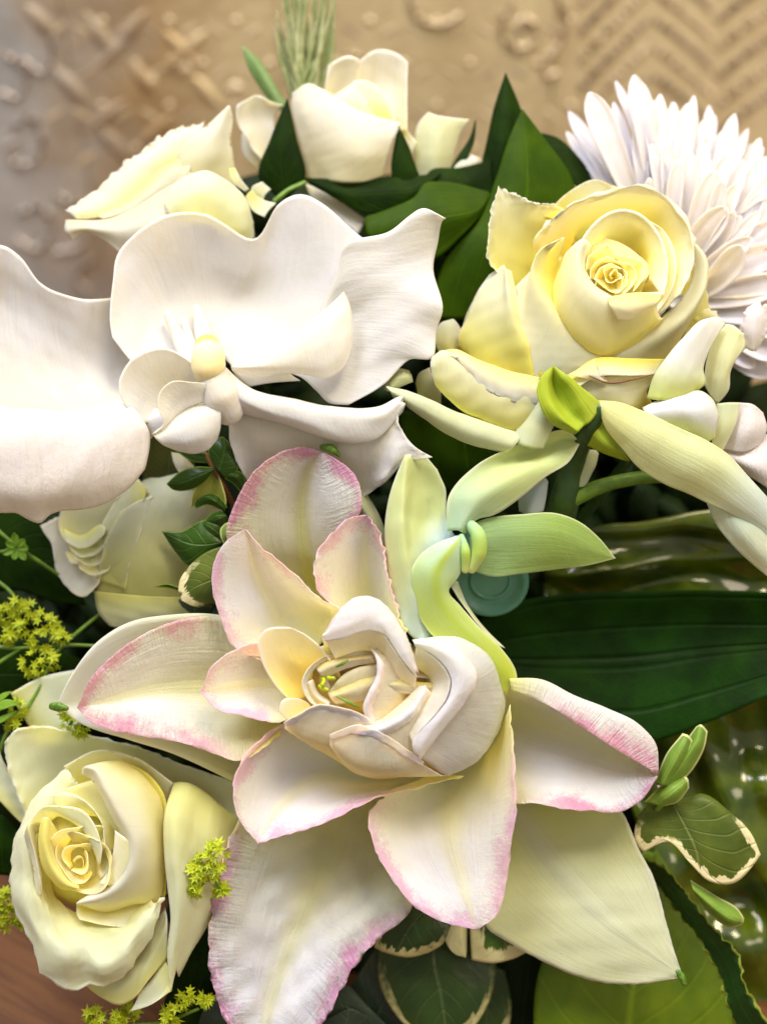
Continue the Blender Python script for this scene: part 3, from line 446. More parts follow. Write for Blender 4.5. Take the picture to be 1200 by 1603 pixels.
P("605,603,-30 640,612,-20 720,645,-12 812,675,-10;605,606,-12 645,618,8 725,652,16 815,684,14;610,612,-6 648,634,12 728,672,22 805,698,20;614,620,-20 650,648,-6 732,694,4 792,708,4;616,622,-36 650,640,-30 730,680,-24 800,700,-20", m=m_gpale, nm='rolled_petal', T=1, n=(30, 34))
P("600,608,-38 610,588,-34 626,577,-36 640,580,-40;606,612,-30 620,594,-22 634,588,-24 644,588,-34;616,612,-34 630,604,-30 640,600,-32 646,598,-38", m=m_gpale, n=(16, 16))
P("800,690,8 822,645,6 845,605,6;826,700,22 842,655,24 860,622,20;850,702,12 866,668,16 884,640,14", m=m_gpale, n=(18, 20))
P("650,600,-60 655,585,-58 672,575,-56;660,630,-60 668,610,-54 678,590,-54;690,640,-66 690,615,-62 690,595,-60", m=m_rosegreen, n=(14, 14))
P("690,560,-80 680,530,-80 690,505,-80 705,500,-80;710,570,-80 700,540,-74 705,515,-76 710,500,-80;730,560,-90 720,540,-84 722,520,-84 718,510,-84", n=(14, 16))
P("1078,490,-90 1092,470,-84 1103,440,-80;1060,560,-100 1085,520,-92 1110,490,-90;1030,590,-110 1060,580,-100 1090,560,-100", m=m_rosegreen, T=1, n=(18, 22), nm='sepal', ragged=3)
P("1088,500,-84 1102,484,-78 1120,486,-76;1092,510,-84 1108,496,-76 1126,498,-76;1100,520,-88 1115,510,-84 1130,510,-84", m=m_rosegreen, n=(12, 14), nm='sepal', ragged=4)

# ------------------------------------------------------------ rose bottom left
rb = thing('rose', 'open pale yellow-green rose with browned petal rims, at the bottom left', 'rose', (180, 1420, -150), 'roses')
P = lambda ln, m=m_rosepale, nm='petal', **k: sheet(rb, nm, m, ln, **{**dict(wr=1.6, ws=40), **k})
P("17,1085,-90 60,1062,-95 130,1046,-100;30,1112,-94 70,1100,-94 115,1095,-98;60,1160,-90 90,1160,-90 135,1160,-90", n=(18, 24))
P("-30,1190,-85 -20,1230,-85 5,1260,-85 45,1300,-85;-10,1150,-90 10,1200,-92 35,1230,-92 60,1290,-92", T=1, n=(14, 24))
P("60,1310,-60 25,1240,-60 10,1190,-60 7,1163,-60;80,1300,-70 48,1225,-74 33,1175,-66 24,1143,-60;110,1290,-85 80,1215,-90 66,1165,-76 55,1137,-62;170,1290,-95 150,1220,-100 135,1180,-88 120,1147,-70;240,1290,-95 230,1230,-100 220,1195,-88 210,1168,-74;330,1330,-85 320,1270,-88 310,1230,-80 300,1202,-72;385,1350,-70 375,1290,-70 372,1250,-70 370,1226,-66", n=(44, 34), frill=3, fw=16, ff=.14, ragged=2)
P("272,1226,-44 258,1275,-10 257,1330,2 262,1390,6 267,1440,8 262,1490,6 268,1552,0;285,1225,-40 268,1280,6 268,1340,20 274,1400,22 274,1450,18 268,1500,12 268,1552,0;320,1240,-50 305,1300,-8 302,1360,4 300,1420,2 290,1470,-4 275,1520,-10;345,1262,-60 338,1310,-30 326,1370,-16 315,1430,-20 300,1480,-22 278,1525,-20;380,1285,-80 360,1340,-55 342,1400,-45 325,1450,-44 300,1490,-40 280,1530,-35", n=(36, 44))
P("258,1500,-14 268,1530,-4 268,1552,0;236,1535,-15 250,1560,-6 234,1574,-6;217,1553,-14 212,1570,-12 203,1584,-10", T=1, n=(18, 18))
P("130,1540,-20 160,1563,-14 187,1574,-12 203,1568,-10 232,1535,-8 262,1500,-8;150,1530,-22 185,1548,-10 215,1528,-6 240,1492,-4 262,1450,-5;190,1500,-35 215,1490,-28 235,1460,-26 258,1420,-24", T=1, n=(24, 30))
P("103,1200,-50 50,1257,-40 21,1322,-32 16,1360,-25 24,1430,-15 46,1470,-8 58,1497,-5 62,1522,0 87,1538,2 123,1552,4 135,1543,8 160,1544,10 190,1530,10 220,1497,10 240,1455,6 260,1405,0;110,1210,-40 62,1265,-22 37,1327,-6 35,1365,0 45,1425,10 72,1480,18 100,1500,26 130,1490,14 158,1515,26 192,1490,26 218,1458,18 248,1410,6;120,1225,-40 80,1275,-25 58,1330,-15 58,1370,-10 65,1415,-5 95,1455,0 130,1465,0 175,1465,2 205,1450,-2 238,1412,-8;130,1240,-60 95,1290,-56 80,1340,-56 80,1380,-54 90,1410,-48 120,1430,-44 150,1435,-44 190,1425,-44 220,1390,-46", T=-1, n=(70, 60), wr=3.2, ws=22, ragged=2, frill=3, fw=30, ff=.07)
P("100,1200,-40 150,1175,-46 210,1185,-46 270,1226,-40;115,1225,-66 160,1205,-76 210,1212,-74 262,1255,-60;130,1250,-80 170,1240,-90 210,1250,-86 255,1290,-74", T=-1, n=(24, 34), m=m_rose)
P("130,1300,-60 180,1260,-66 220,1280,-60 235,1330,-60 225,1390,-60 180,1400,-56;190,1190,-46 232,1212,-42 256,1242,-36 262,1300,-30 262,1360,-26 258,1405,-22", T=-1, n=(24, 40), m=m_rose)
P("120,1414,-30 165,1420,-30 220,1400,-36 258,1400,-30;120,1432,-20 165,1436,-14 215,1425,-18 258,1406,-20;125,1440,-8 170,1450,-4 215,1448,-6 258,1408,-12", T=1, n=(16, 30), m=m_rose)
P("190,1190,-46 225,1215,-38 250,1245,-34 258,1300,-28 258,1360,-24 250,1405,-22 205,1418,-24 165,1430,-20;150,1195,-10 188,1225,-2 215,1265,6 232,1310,10 230,1365,10 205,1400,8 165,1415,8 130,1418,8;131,1201,-6 148,1204,4 166,1236,14 191,1280,20 209,1315,22 205,1360,24 189,1385,24 165,1402,22 120,1414,16;128,1212,-20 142,1220,-10 158,1245,-4 178,1285,0 195,1320,2 192,1355,2 178,1378,2 150,1395,0", T=1, n=(34, 44), m=m_rosewhite)
P("60,1290,-30 40,1300,-10 50,1350,0 60,1400,0 63,1407,0;65,1290,-20 45,1290,6 55,1340,10 62,1380,10 64,1407,2;75,1300,-30 56,1305,-10 64,1350,-4 66,1385,-2", n=(14, 22), m=m_rosewhite)
P("190,1330,-40 170,1290,-40 130,1280,-40;165,1330,8 160,1290,6 130,1258,2 90,1258,-4 80,1248,-8;165,1325,16 158,1285,14 128,1250,8 100,1240,2 82,1246,-4", T=1, n=(18, 26), m=m_rosepale)
P("150,1340,-30 120,1290,-40 90,1290,-40;157,1350,20 148,1320,20 130,1292,14 100,1275,8 70,1268,0 50,1290,-8;160,1330,26 152,1300,24 128,1268,18 96,1262,12 66,1264,4 44,1290,0", T=1, n=(20, 30), m=m_rosepale)
P("200,1330,-10 204,1350,0 195,1380,0 160,1385,0;203,1320,14 206,1352,18 196,1386,18 162,1386,16;180,1300,10 176,1340,14 165,1370,14 156,1382,14", T=1, n=(18, 22), m=m_rose)
P("64,1290,0 62,1330,6 74,1370,8 95,1392,8 122,1394,8;70,1280,10 70,1330,20 84,1366,22 102,1386,22 124,1392,16;90,1300,-20 92,1330,-20 104,1360,-20 120,1375,-20", T=1, n=(20, 26), m=m_rosedeep)
P("50,1260,-60 60,1340,-60 80,1400,-60 150,1430,-60;90,1240,-24 110,1330,-10 130,1370,-10 200,1400,-24;150,1220,-50 190,1290,-40 220,1340,-44 250,1400,-56;190,1210,-70 230,1260,-64 255,1320,-64 262,1400,-70", T=1, m=m_rosedeep, n=(20, 26), nm='heart_petal')  # backing sheet, not a petal; added so gaps in this heart glow golden
for i, (r, h, ph, wd) in enumerate(((47, 42, 3.9, 2.8), (43, 38, .9, 2.8), (36, 40, 2.5, 2.8), (30, 38, 5.4, 2.9), (22, 38, .9, 3.1), (15, 37, 3.8, 3.4), (8, 34, 2.0, 4.2))):
    cup(rb, m_rosedeep, (130-i*.8, 1342+i*1, -16), (-.15+.05*(i % 2), .05, 1), r, h*.72, ph, wd, flare=.1+.05*(i % 3), name='heart_petal', squash=1.08, point=.25, wr=1.8, ws=14, wob=.13, thick=1)

# ------------------------------------------------------------ pale rose at mid left
rm = thing('rose', 'pale greenish cream rose turned away to the left, below the pinkish orchid petal', 'rose', (260, 860, -200), 'roses')
P = lambda ln, m=m_rosegreen, nm='petal', **k: sheet(rm, nm, m, ln, **{**dict(wr=1.6, ws=40), **k})
P("147,925,-110 155,960,-108 172,980,-108;190,930,-92 200,962,-92 212,985,-100;270,935,-100 268,960,-100 258,978,-108;330,930,-120 320,965,-120 300,985,-120")
P("150,930,-116 163,860,-104 185,810,-108 213,768,-122 232,742,-132;180,940,-104 185,875,-88 205,820,-92 230,775,-106 248,745,-126;215,945,-98 225,880,-76 240,820,-80 258,775,-98 270,742,-122;280,945,-108 295,880,-92 305,820,-92 310,770,-110 300,742,-128;345,940,-140 350,880,-130 350,820,-130 345,780,-140 330,750,-150", n=(34, 34))
P("63,823,-140 82,857,-132 88,893,-125 108,922,-118 124,934,-110 143,926,-104 160,887,-98 170,850,-100;80,815,-144 105,850,-150 112,880,-142 128,903,-132 142,895,-126 150,870,-118 160,845,-112;110,800,-160 130,830,-160 140,860,-160 150,850,-160", T=-1, n=(28, 40), m=m_rosecream, ragged=1.2, frill=2)
P("100,845,-124 120,858,-116 145,858,-110 168,852,-104;92,825,-140 120,838,-134 150,832,-126 182,812,-116;100,780,-134 140,785,-126 180,778,-116 216,758,-112", T=1, n=(22, 26))
P("110,882,-122 130,882,-114 150,873,-108 162,860,-102;102,864,-134 130,868,-130 150,862,-124 166,850,-116", T=-1, n=(14, 22))
P("165,862,-96 193,832,-90 222,797,-92 230,765,-98;158,850,-106 182,815,-98 208,780,-98 214,748,-108;150,840,-120 170,800,-116 190,770,-120 200,748,-122", T=1, n=(20, 26))

for k in range(4):
    x0, y0 = 104+k*7, 850+k*14
    P(f"{x0-4},{y0-22},{-132+k*2} {x0+22},{y0-12},{-126+k*2} {x0+52},{y0-30},{-116+k*2};{x0-2},{y0-8},{-124+k*3} {x0+20},{y0+2},{-116+k*3} {x0+44},{y0-6},{-108+k*3} {x0+62-k*4},{y0-22},{-102+k*2};{x0},{y0-2},{-116+k*3} {x0+18},{y0+9},{-108+k*3} {x0+42},{y0+2},{-102+k*3} {x0+60-k*4},{y0-14},{-98+k*2}", T=1, n=(14, 26), m=m_rosepale, frill=1.5, wr=1)
P("150,905,-104 160,870,-96 166,845,-98 190,800,-96;170,915,-96 180,870,-86 195,830,-86 214,785,-92;196,925,-92 204,880,-80 222,830,-82 240,775,-96", n=(22, 30), m=m_rosegreen, wr=2, frill=2)

# ------------------------------------------------------------ rose top left
rt = thing('rose', 'creamy white rose with ragged browned rims seen from the side, at the top left', 'rose', (300, 340, -190), 'roses')
P = lambda ln, m=m_rosewhite, nm='petal', **k: sheet(rt, nm, m, ln, **{**dict(wr=1.4, ws=36), **k})
P("102,329,-140 147,302,-152 180,270,-160 223,236,-168 262,208,-172 320,190,-174;112,336,-130 160,318,-140 200,285,-148 240,250,-152 280,222,-158 316,202,-162;125,345,-130 172,334,-130 217,302,-138 252,270,-145 288,246,-150 318,228,-155", T=-1, n=(30, 60), frill=4, fw=14, ff=.2, ragged=3.5)
P("130,345,-136 180,315,-146 225,280,-156 262,246,-160 300,220,-166;118,320,-150 165,288,-160 215,250,-168 250,218,-176 292,198,-180", T=1, n=(20, 60), frill=4, ragged=4)
P("150,338,-124 190,318,-128 225,290,-132 255,262,-138 278,252,-140;155,342,-114 193,330,-114 230,305,-116 262,275,-122 288,257,-134;163,347,-120 200,342,-118 240,322,-120 275,296,-126 302,270,-138", T=1, n=(24, 40), frill=3, ragged=4)
P("260,320,-150 268,250,-152 294,219,-150 320,199,-148 345,176,-144 357,165,-142;300,320,-150 306,262,-136 322,235,-134 340,200,-136 358,165,-142;370,320,-160 367,262,-155 362,215,-150 364,180,-146 360,166,-142", n=(26, 30))
P("103,344,-124 130,345,-120 160,345,-114 200,330,-108 250,300,-112 300,270,-130;101,358,-120 135,355,-108 175,357,-94 220,350,-84 270,332,-92 318,305,-120;112,377,-124 130,363,-118 153,370,-110 173,383,-106 192,400,-104 240,415,-105 310,400,-114", T=1, n=(34, 44), m=m_rosecream)
P("256,320,-92 268,294,-94 293,276,-95 322,267,-98 350,280,-102 384,310,-110 397,348,-114;262,332,-80 285,311,-70 310,300,-66 335,303,-70 360,322,-80 384,352,-94 396,376,-110;272,352,-84 290,352,-72 320,350,-68 345,360,-74 368,378,-90", T=-1, n=(30, 40), m=m_rosepale)
P("358,264,-130 364,285,-124 384,300,-124;368,262,-130 376,278,-122 390,296,-124", m=m_rosegreen, n=(10, 14), nm='sepal')
P("384,308,-118 396,330,-112 414,340,-110;390,300,-122 405,322,-120 420,330,-114;398,298,-130 412,312,-126 432,318,-116", m=m_rosegreen, n=(14, 18), nm='sepal')
P("392,312,-130 395,292,-128 410,284,-128;410,325,-130 415,305,-126 424,296,-130", m=m_rosegreen, n=(10, 14), nm='sepal')

# ------------------------------------------------------------ rose top centre
rc = thing('rose', 'cream rose with tall cupped petals standing upright at the top centre', 'rose', (560, 270, -260), 'roses')
P = lambda ln, m=m_rosecream, nm='petal', **k: sheet(rc, nm, m, ln, **{**dict(wr=1.4, ws=50), **k})
P("500,190,-190 505,160,-192 510,125,-190 513,103,-192;540,190,-205 525,150,-215 530,110,-206 540,92,-200;575,190,-205 562,150,-220 562,115,-215 562,94,-206", n=(22, 24), roll=(3, 110))
P("560,190,-200 555,140,-220 560,98,-215;590,200,-205 582,140,-240 588,82,-226;615,205,-200 615,140,-232 612,84,-222;637,205,-180 637,150,-192 638,98,-196", n=(26, 26), roll=(3, 110))
P("575,195,-176 560,150,-180 552,128,-182;600,195,-176 585,150,-190 572,126,-188;620,195,-182 612,165,-192 598,140,-194", n=(16, 20), m=m_rose)
P("515,190,-176 516,160,-176 520,150,-178;545,190,-168 545,155,-172 560,127,-180;600,195,-168 580,170,-172 568,140,-180", n=(18, 18), m=m_rosewhite)
P("480,285,-200 463,215,-190 456,165,-182 457,146,-178;505,282,-170 488,220,-156 478,165,-156 480,132,-164;530,285,-150 528,230,-134 520,180,-138 505,140,-160;565,285,-150 568,240,-132 565,205,-138 560,173,-158;598,276,-170 610,235,-158 620,210,-160 628,193,-172", n=(36, 34), roll=(2.5, 100))
P("420,270,-220 385,215,-205 369,180,-200 370,164,-200;425,265,-228 400,205,-222 390,170,-218 398,150,-208;445,260,-235 430,210,-230 430,180,-225 442,165,-215", frill=2)
P("410,270,-230 380,240,-236 378,210,-240;440,280,-230 420,240,-240 410,200,-240", n=(12, 16), m=m_rosewhite)
P("618,200,-200 624,230,-196 640,250,-196;628,190,-196 642,210,-190 652,222,-190", n=(12, 16), m=m_rose)
P("655,285,-210 648,240,-205 656,190,-200 670,175,-200;677,285,-195 680,240,-184 683,205,-186 688,181,-194;702,280,-210 712,235,-205 722,205,-206 735,187,-206", n=(24, 24), m=m_gpale)
P("706,268,-200 720,248,-200 735,240,-200;720,275,-196 735,256,-192 752,248,-196;730,275,-200 745,268,-198 756,252,-200", n=(12, 14))
P("476,285,-180 520,308,-176 573,344,-168;484,305,-176 522,335,-170 560,367,-166", n=(10, 20), m=m_rosecream)

# ------------------------------------------------------------ chrysanthemum
mum = thing('chrysanthemum', 'white chrysanthemum with narrow blunt petals behind the yellow rose', 'chrysanthemum', (1060, 470, -240))
tips = [(890,174,12,-260),(886,206,13,-245),(903,196,12,-250),(912,218,13,-235),(922,144,20,-180),(963,126,8,-240),(992,117,19,-185),(1006,130,14,-215),(1012,153,17,-190),(1033,147,14,-200),(1055,160,13,-205),(1086,149,11,-215),(1076,162,16,-195),(1101,190,12,-205),(1112,200,12,-210),(1150,178,13,-215),(1130,205,12,-215),(1166,213,15,-195),(1153,200,10,-215),(1190,216,13,-210),(1036,201,16,-165),(1020,225,15,-155),(1044,222,12,-150),(1075,213,16,-165),(1081,236,17,-145),(1062,250,13,-140),(1120,266,18,-130),(1132,280,14,-125),(1156,286,14,-140),(1165,250,13,-170),(1140,240,14,-165),(1136,324,19,-110),(1150,330,12,-112),(1160,338,14,-122),(1176,372,17,-112),(1163,386,20,-98),(1016,278,13,-120),(1200,245,17,-180),(1215,270,18,-165),(1215,310,18,-150),(1222,345,18,-140),(1225,390,20,-130),(1225,440,22,-125),(1230,480,22,-130),(1228,520,22,-140),(1215,560,22,-150),(1195,300,14,-150),(1190,330,14,-140),(1105,225,13,-170),(1000,180,14,-200),(1050,190,14,-185),(960,160,12,-235),(1205,590,20,-170),(1180,575,18,-160)]
rr = random.Random(5)
for k in range(60):
    an = rad(rr.uniform(-118, 2)); R0 = rr.uniform(165, 330) if an > rad(-60) else rr.uniform(230, 320)
    tips.append((1050+R0*math.cos(an)*.86, 470+R0*math.sin(an), rr.uniform(9, 14), -238+rr.uniform(-20, 10)+max(0, 300-R0)*.42))
for i, (x, y, wd, z) in enumerate(tips):
    bx, by, bz = 1050+rr.uniform(-12, 12), 470+rr.uniform(-8, 8), -190
    dx, dy = bx-x, by-y; L = math.hypot(dx, dy); k = min(1, 215/L); ex, ey = x+dx*k, y+dy*k
    px, py = -dy/L, dx/L; wd *= rr.uniform(.80, 1.12); cv = rr.uniform(-12, 12)
    rows = []
    for s, zz in ((-1, .5), (-.55, -.45), (0, -.35+rr.uniform(-.3, .3)), (.55, -.5), (1, .5)):
        pts = []
        for t, ww in ((0, .45), (.3, .72), (.6, .95), (.78, 1.), (.9, .80), (.965, .46), (1, .12)):
            c = math.sin(t*math.pi)*cv; q = wd*ww*s
            pts.append((ex+(x-ex)*t+px*(q+c), ey+(y-ey)*t+py*(q+c), bz*.999+(z-bz)*t**1.3+22*math.sin(t*2.6)+zz*(.35*wd*ww)*(1 if s else 1)+rr.uniform(-.4, .4)))
        rows.append(np.array(pts))
    sheet(mum, 'petal', m_mum, rows, n=(11, 26), thick=1.8, wr=.8, ws=30)
sheet(mum, 'petal', m_mum, "1165,545,-80 1160,510,-70 1165,485,-70 1185,476,-74;1178,550,-70 1180,515,-60 1190,490,-62 1200,485,-70;1185,545,-76 1198,525,-72 1208,505,-74 1215,500,-80", n=(16, 22), frill=6, ragged=5)
m_gapfill = leaf_mat('gap_filler_leaf_surface', (.008, .022, .003), (.004, .012, .002), side=5, rough=.6, spec=.15)  # near-black leaf colour that puts shade into the gaps
# ------------------------------------------------------------ green-backed orchid (seen from behind)
go = thing('orchid', 'yellow-green orchid bloom seen from behind, its petals spread beside the lily', 'orchid', (715, 850, -90), 'green-backed orchids')
P = lambda ln, m=m_gorch, nm='petal', **k: sheet(go, nm, m, ln, **{**dict(wr=1.2, ws=40, thick=2), **k})
P("700,975,-10 690,1000,0 655,1004,16 633,984,18 615,936,14 604,870,10 603,812,8 614,760,6 633,714,2;700,920,0 685,960,8 662,960,24 642,920,30 632,870,32 628,820,30 630,775,22 637,712,8;705,880,0 690,900,6 672,900,16 655,870,18 645,835,12 645,790,0 650,755,-6 652,711,-4;712,855,0 702,860,0 690,855,0 678,840,-6 670,810,-20 672,770,-18 668,735,-12 666,714,-8;716,840,0 712,838,0 706,828,-4 700,812,-12 698,790,-14 697,765,-10 690,748,-10 684,735,-10", n=(44, 46), m=petal_mat('orchid_side_petal_surface', (.68, .76, .30), base=(.48, .68, .62), bv=(.1, .5), bump=.3, margin=(.84, .86, .54), mw=6, mstr=.6, mn=.3, veins=14))
P("700,832,10 702,778,8 743,730,8 798,701,10 846,681,10 886,674,6 907,691,0;712,830,22 726,772,20 762,740,8 806,716,-6 850,698,-14 882,687,-10 907,692,0;720,832,26 748,788,32 784,760,30 824,738,20 862,722,8 892,706,2 907,693,0;728,836,15 745,814,14 770,807,14 817,777,14 853,747,12 890,723,8 907,695,0", n=(34, 46), m=petal_mat('orchid_upper_petal_surface', (.60, .70, .26), base=(.42, .62, .40), bv=(.0, .55), bump=.35, margin=(.84, .84, .50), mw=7, mstr=.8, mn=.3, veins=16))
P("728,825,5 760,812,6 817,805,8 872,804,4 908,818,-2 938,843,-10 963,874,-18;735,845,14 770,838,10 817,834,14 872,838,12 915,855,0 963,874,-18;735,870,10 770,868,2 817,868,8 872,866,8 920,872,-6 963,874,-18;732,890,-8 765,902,-6 817,898,-3 872,891,-6 920,885,-12 963,874,-18", n=(34, 44), m=petal_mat('orchid_right_petal_surface', (.27, .40, .10), base=(.34, .54, .24), bv=(.0, .6), bump=.45, margin=(.62, .70, .34), mw=3.5, mstr=.8, mn=.3, veins=14, vein_c=.14))
P("716,838,18 685,850,30 655,872,34 641,905,30 646,945,26 668,985,22 716,1028,14 757,1062,6 788,1085,0;720,842,30 698,868,44 680,900,44 684,936,38 704,968,30 734,1002,22 768,1045,12 797,1084,2;724,848,28 714,870,32 700,900,34 700,930,30 720,960,24 750,995,18 780,1030,10 803,1068,4;724,850,16 726,880,16 714,908,18 702,924,20 720,948,16 752,984,12 784,1015,6 808,1055,2 808,1080,0", n=(40, 50), m=m_gorch2)
P("700,910,10 718,938,0 748,978,-6 778,1010,-14;716,910,0 730,945,-14 760,985,-20 790,1015,-22", m=m_gpale, n=(12, 24))
tube(go, 'spur', m_gorch, "733,818,18 748,838,26 750,862,26 738,890,18", [8, 12, 12, 8], n=16)
tube(go, 'spur', m_gorch, "722,840,20 728,862,28 728,892,20", [5, 8, 6], n=12)
P("812,800,-40 812,775,-36 825,755,-36 853,748,-40;830,806,-30 835,785,-24 845,765,-26 856,752,-36;850,800,-40 854,780,-36 856,765,-38 857,755,-40", m=petal_mat('bluish_petal_surface', (.62, .72, .66), bump=.15), n=(16, 18))
P("888,755,-50 890,730,-46 905,705,-46;915,760,-46 920,730,-40 932,705,-44;925,742,-50 932,728,-48 936,710,-48", m=m_gpale, n=(14, 18), nm='sepal')

cap = thing('tube_cap', 'small round teal plastic cap under the green orchid petal', 'cap', (768, 925, -120))
def disc_ring(parent, name, mat, c, prof, ax=(0.05, 0.5, 1)):
    a = np.array(ax, float); a /= np.linalg.norm(a); e1 = np.cross(a, [0, 1, 0]); e1 /= np.linalg.norm(e1); e2 = np.cross(a, e1)
    th = np.linspace(0, 2*math.pi, 40, endpoint=False)
    G = np.array(c)+np.array([r*np.cos(th)[:, None]*e1+r*np.sin(th)[:, None]*e2+a*h for r, h in prof])
    m, n = len(prof), 40; idx = np.arange(m*n).reshape(m, n); nx = np.roll(idx, -1, 1)
    F = np.stack([idx[:-1], nx[:-1], nx[1:], idx[1:]], -1).reshape(-1, 4)
    return link_mesh(name, W(G.reshape(-1, 3)), F, mat, parent)
disc_ring(cap, 'cap_body', m_teal, (768, 912, -60), [(.5, -120), (50, -120), (56, -60), (60, -8), (60, 0), (56, 4), (50, 2), (44, -6), (38, -7), (.5, -7)])
disc_ring(cap, 'raised_ring', m_teal, (768, 912, -60), [(35, -8), (34, -5), (31, -4), (28, -5), (27, -8)])

# ------------------------------------------------------------ orchid spray on the right
so = thing('orchid', 'pale green and white orchid with a long drooping petal, right edge below the yellow rose', 'orchid', (1000, 700, -60), 'green-backed orchids')
P = lambda ln, m=m_gpale, nm='petal', **k: sheet(so, nm, m, ln, **{**dict(wr=1.2, ws=40, thick=2), **k})
tube(so, 'stem', m_stem, "868,800,-70 895,782,-62 930,765,-56 975,752,-50 1030,746,-46 1100,752,-50", [13, 13, 11, 10.5, 10, 10], n=14, seg=30)
tube(so, 'stem', m_dstem, "862,830,-110 880,785,-70 892,735,-50 908,695,-20 925,665,10 938,640,20", [30, 28, 24, 18, 15, 12], n=18, seg=36)
P("940,645,4 958,680,8 985,722,2;925,665,14 945,690,18 975,715,8;912,694,-2 945,710,0 982,722,0", m=m_lime, n=(14, 22), nm='bract')
P("898,680,22 860,660,36 844,632,42 840,607,42 851,584,38 864,573,34;904,676,40 878,655,48 862,630,44 856,600,38 864,573,34;912,668,28 888,645,20 872,620,16 864,595,20 865,573,34;928,655,32 912,632,36 896,608,36 880,590,36 866,573,34;942,633,26 930,622,32 915,610,34 890,589,36 866,573,34", n=(34, 30), m=m_lime, nm='bract')
P("1180,800,5 1200,820,5 1225,850,0;1140,795,10 1158,828,14 1180,855,12 1220,890,0;1105,786,-6 1121,822,-6 1152,860,-6 1184,889,-8 1220,918,-10", n=(22, 26), m=petal_mat('bluish_green_petal_surface', (.66, .74, .50), base=(.52, .68, .50), bv=(0, .5), bump=.4, veins=10))
P("936,627,25 965,629,32 1010,645,34 1057,667,34 1105,689,32 1140,712,28 1170,745,22 1220,800,10;936,632,28 962,645,40 1007,668,46 1055,692,48 1100,714,46 1138,738,40 1172,770,28 1220,820,14;937,637,28 955,658,38 1000,692,44 1046,722,46 1088,742,44 1128,768,34 1165,795,24 1220,838,10;938,642,25 948,670,28 973,702,28 998,731,28 1042,759,26 1075,772,24 1105,787,20 1135,800,16 1165,815,12 1220,850,5", n=(40, 54), m=petal_mat('long_green_petal_surface', (.70, .74, .36), base=(.72, .70, .26), bv=(0, .5), tip=(.62, .74, .58), tv=(.55, .9), bump=.5, veins=12, vein_c=.08), wr=2)
P("1012,624,10 1020,595,12 1042,560,16 1073,524,18 1095,503,16 1118,496,8;1030,626,26 1040,592,32 1058,558,34 1084,524,30 1103,503,22 1120,496,10;1060,624,26 1072,592,34 1082,558,32 1098,530,26 1113,508,18 1126,498,10;1093,610,15 1103,600,16 1100,578,16 1108,552,16 1121,527,12 1134,507,8", n=(30, 34), m=m_gwhite)
P("1100,600,-14 1108,555,-10 1122,525,-4 1136,507,-2;1112,622,-12 1122,580,0 1138,540,6 1150,511,4;1118,630,-12 1130,600,0 1145,560,8 1160,520,6;1123,632,-14 1140,610,-6 1143,580,0 1155,558,4 1166,542,2 1163,522,0", n=(24, 28), m=m_gpale)
P("1005,638,12 1042,622,20 1073,614,22 1097,612,20 1115,626,16 1125,652,10;1010,650,26 1045,640,38 1075,640,42 1100,645,36 1121,665,14;1020,668,20 1050,668,30 1080,678,28 1105,692,16 1118,686,8", T=-1, n=(26, 28), m=m_gwhite)
P("1121,632,-10 1120,665,-10 1110,705,-15;1140,630,-6 1135,665,-4 1118,705,-12;1158,630,-12 1152,660,-8 1130,708,-12", n=(14, 20), m=petal_mat('peach_green_petal_surface', (.56, .72, .42), tip=(.86, .62, .42), tv=(.6, 1), bump=.2) if False else m_gpale)
P("1130,704,-30 1148,660,-20 1157,630,-20;1160,708,-18 1175,665,-6 1178,633,-14;1187,698,-25 1200,670,-20 1194,646,-20", m=m_orchlow, n=(20, 24))
P("1120,700,-40 1160,698,-32 1220,668,-28;1140,718,-28 1180,730,-14 1220,735,-14;1160,737,-34 1190,757,-28 1220,778,-26", m=m_orchlow, T=1, n=(20, 24))

# ------------------------------------------------------------ foliage
def leaf(name, label, cat, mat, lines, base=None, group=None, **k):
    o = sheet(None, name, mat, lines, **{**dict(wr=1.5, ws=60, thick=1.6), **k}); return tag(o, label, cat, group)
LEFT = 'broad dark leaves behind the flowers'
leaf('broad_leaf', 'broad dark green long-veined leaf reaching in from the right edge', 'leaf', leaf_mat('long_veined_leaf_surface', (.007, .040, .001), (.003, .020, .001), side=4, par=True, rough=.5, rib=(.003, .016, .002), spec=.12, bump=.9), "700,1010,-200 800,945,-180 900,929,-160 1000,926,-146 1100,924,-132 1200,927,-122 1320,945,-110;700,1020,-210 850,1000,-205 1000,990,-180 1100,985,-164 1200,985,-152 1330,990,-140;700,1030,-210 850,1070,-195 1000,1075,-170 1100,1055,-152 1200,1035,-142 1330,1010,-130;700,1040,-210 800,1100,-170 900,1150,-160 1000,1165,-152 1100,1134,-140 1200,1090,-128 1330,1020,-115", n=(36, 50), thick=2)
leaf('quilted_leaf', 'glossy olive quilted leaf at the right, above the broad dark leaf', 'leaf', m_olive, "850,880,-236 930,826,-216 1000,815,-206 1090,800,-196 1200,796,-190 1300,820,-190;850,910,-250 930,870,-244 1000,865,-238 1090,860,-228 1200,860,-222 1300,870,-210;850,960,-250 930,950,-255 1000,950,-250 1090,950,-240 1200,950,-236 1300,950,-230", n=(50, 70), wr=30, ws=70, smooth=True, thick=2)
leaf('quilted_leaf', 'glossy olive quilted leaf along the right edge, behind the variegated leaf', 'leaf', m_olive, "960,1170,-230 1100,1110,-216 1200,1070,-206 1340,1040,-200;1000,1300,-250 1120,1270,-236 1200,1250,-222 1340,1230,-212;1040,1450,-262 1130,1430,-242 1200,1420,-228 1340,1400,-222;1050,1660,-262 1150,1660,-252 1200,1660,-242 1340,1660,-230", n=(80, 70), wr=34, ws=76, smooth=True, thick=2)
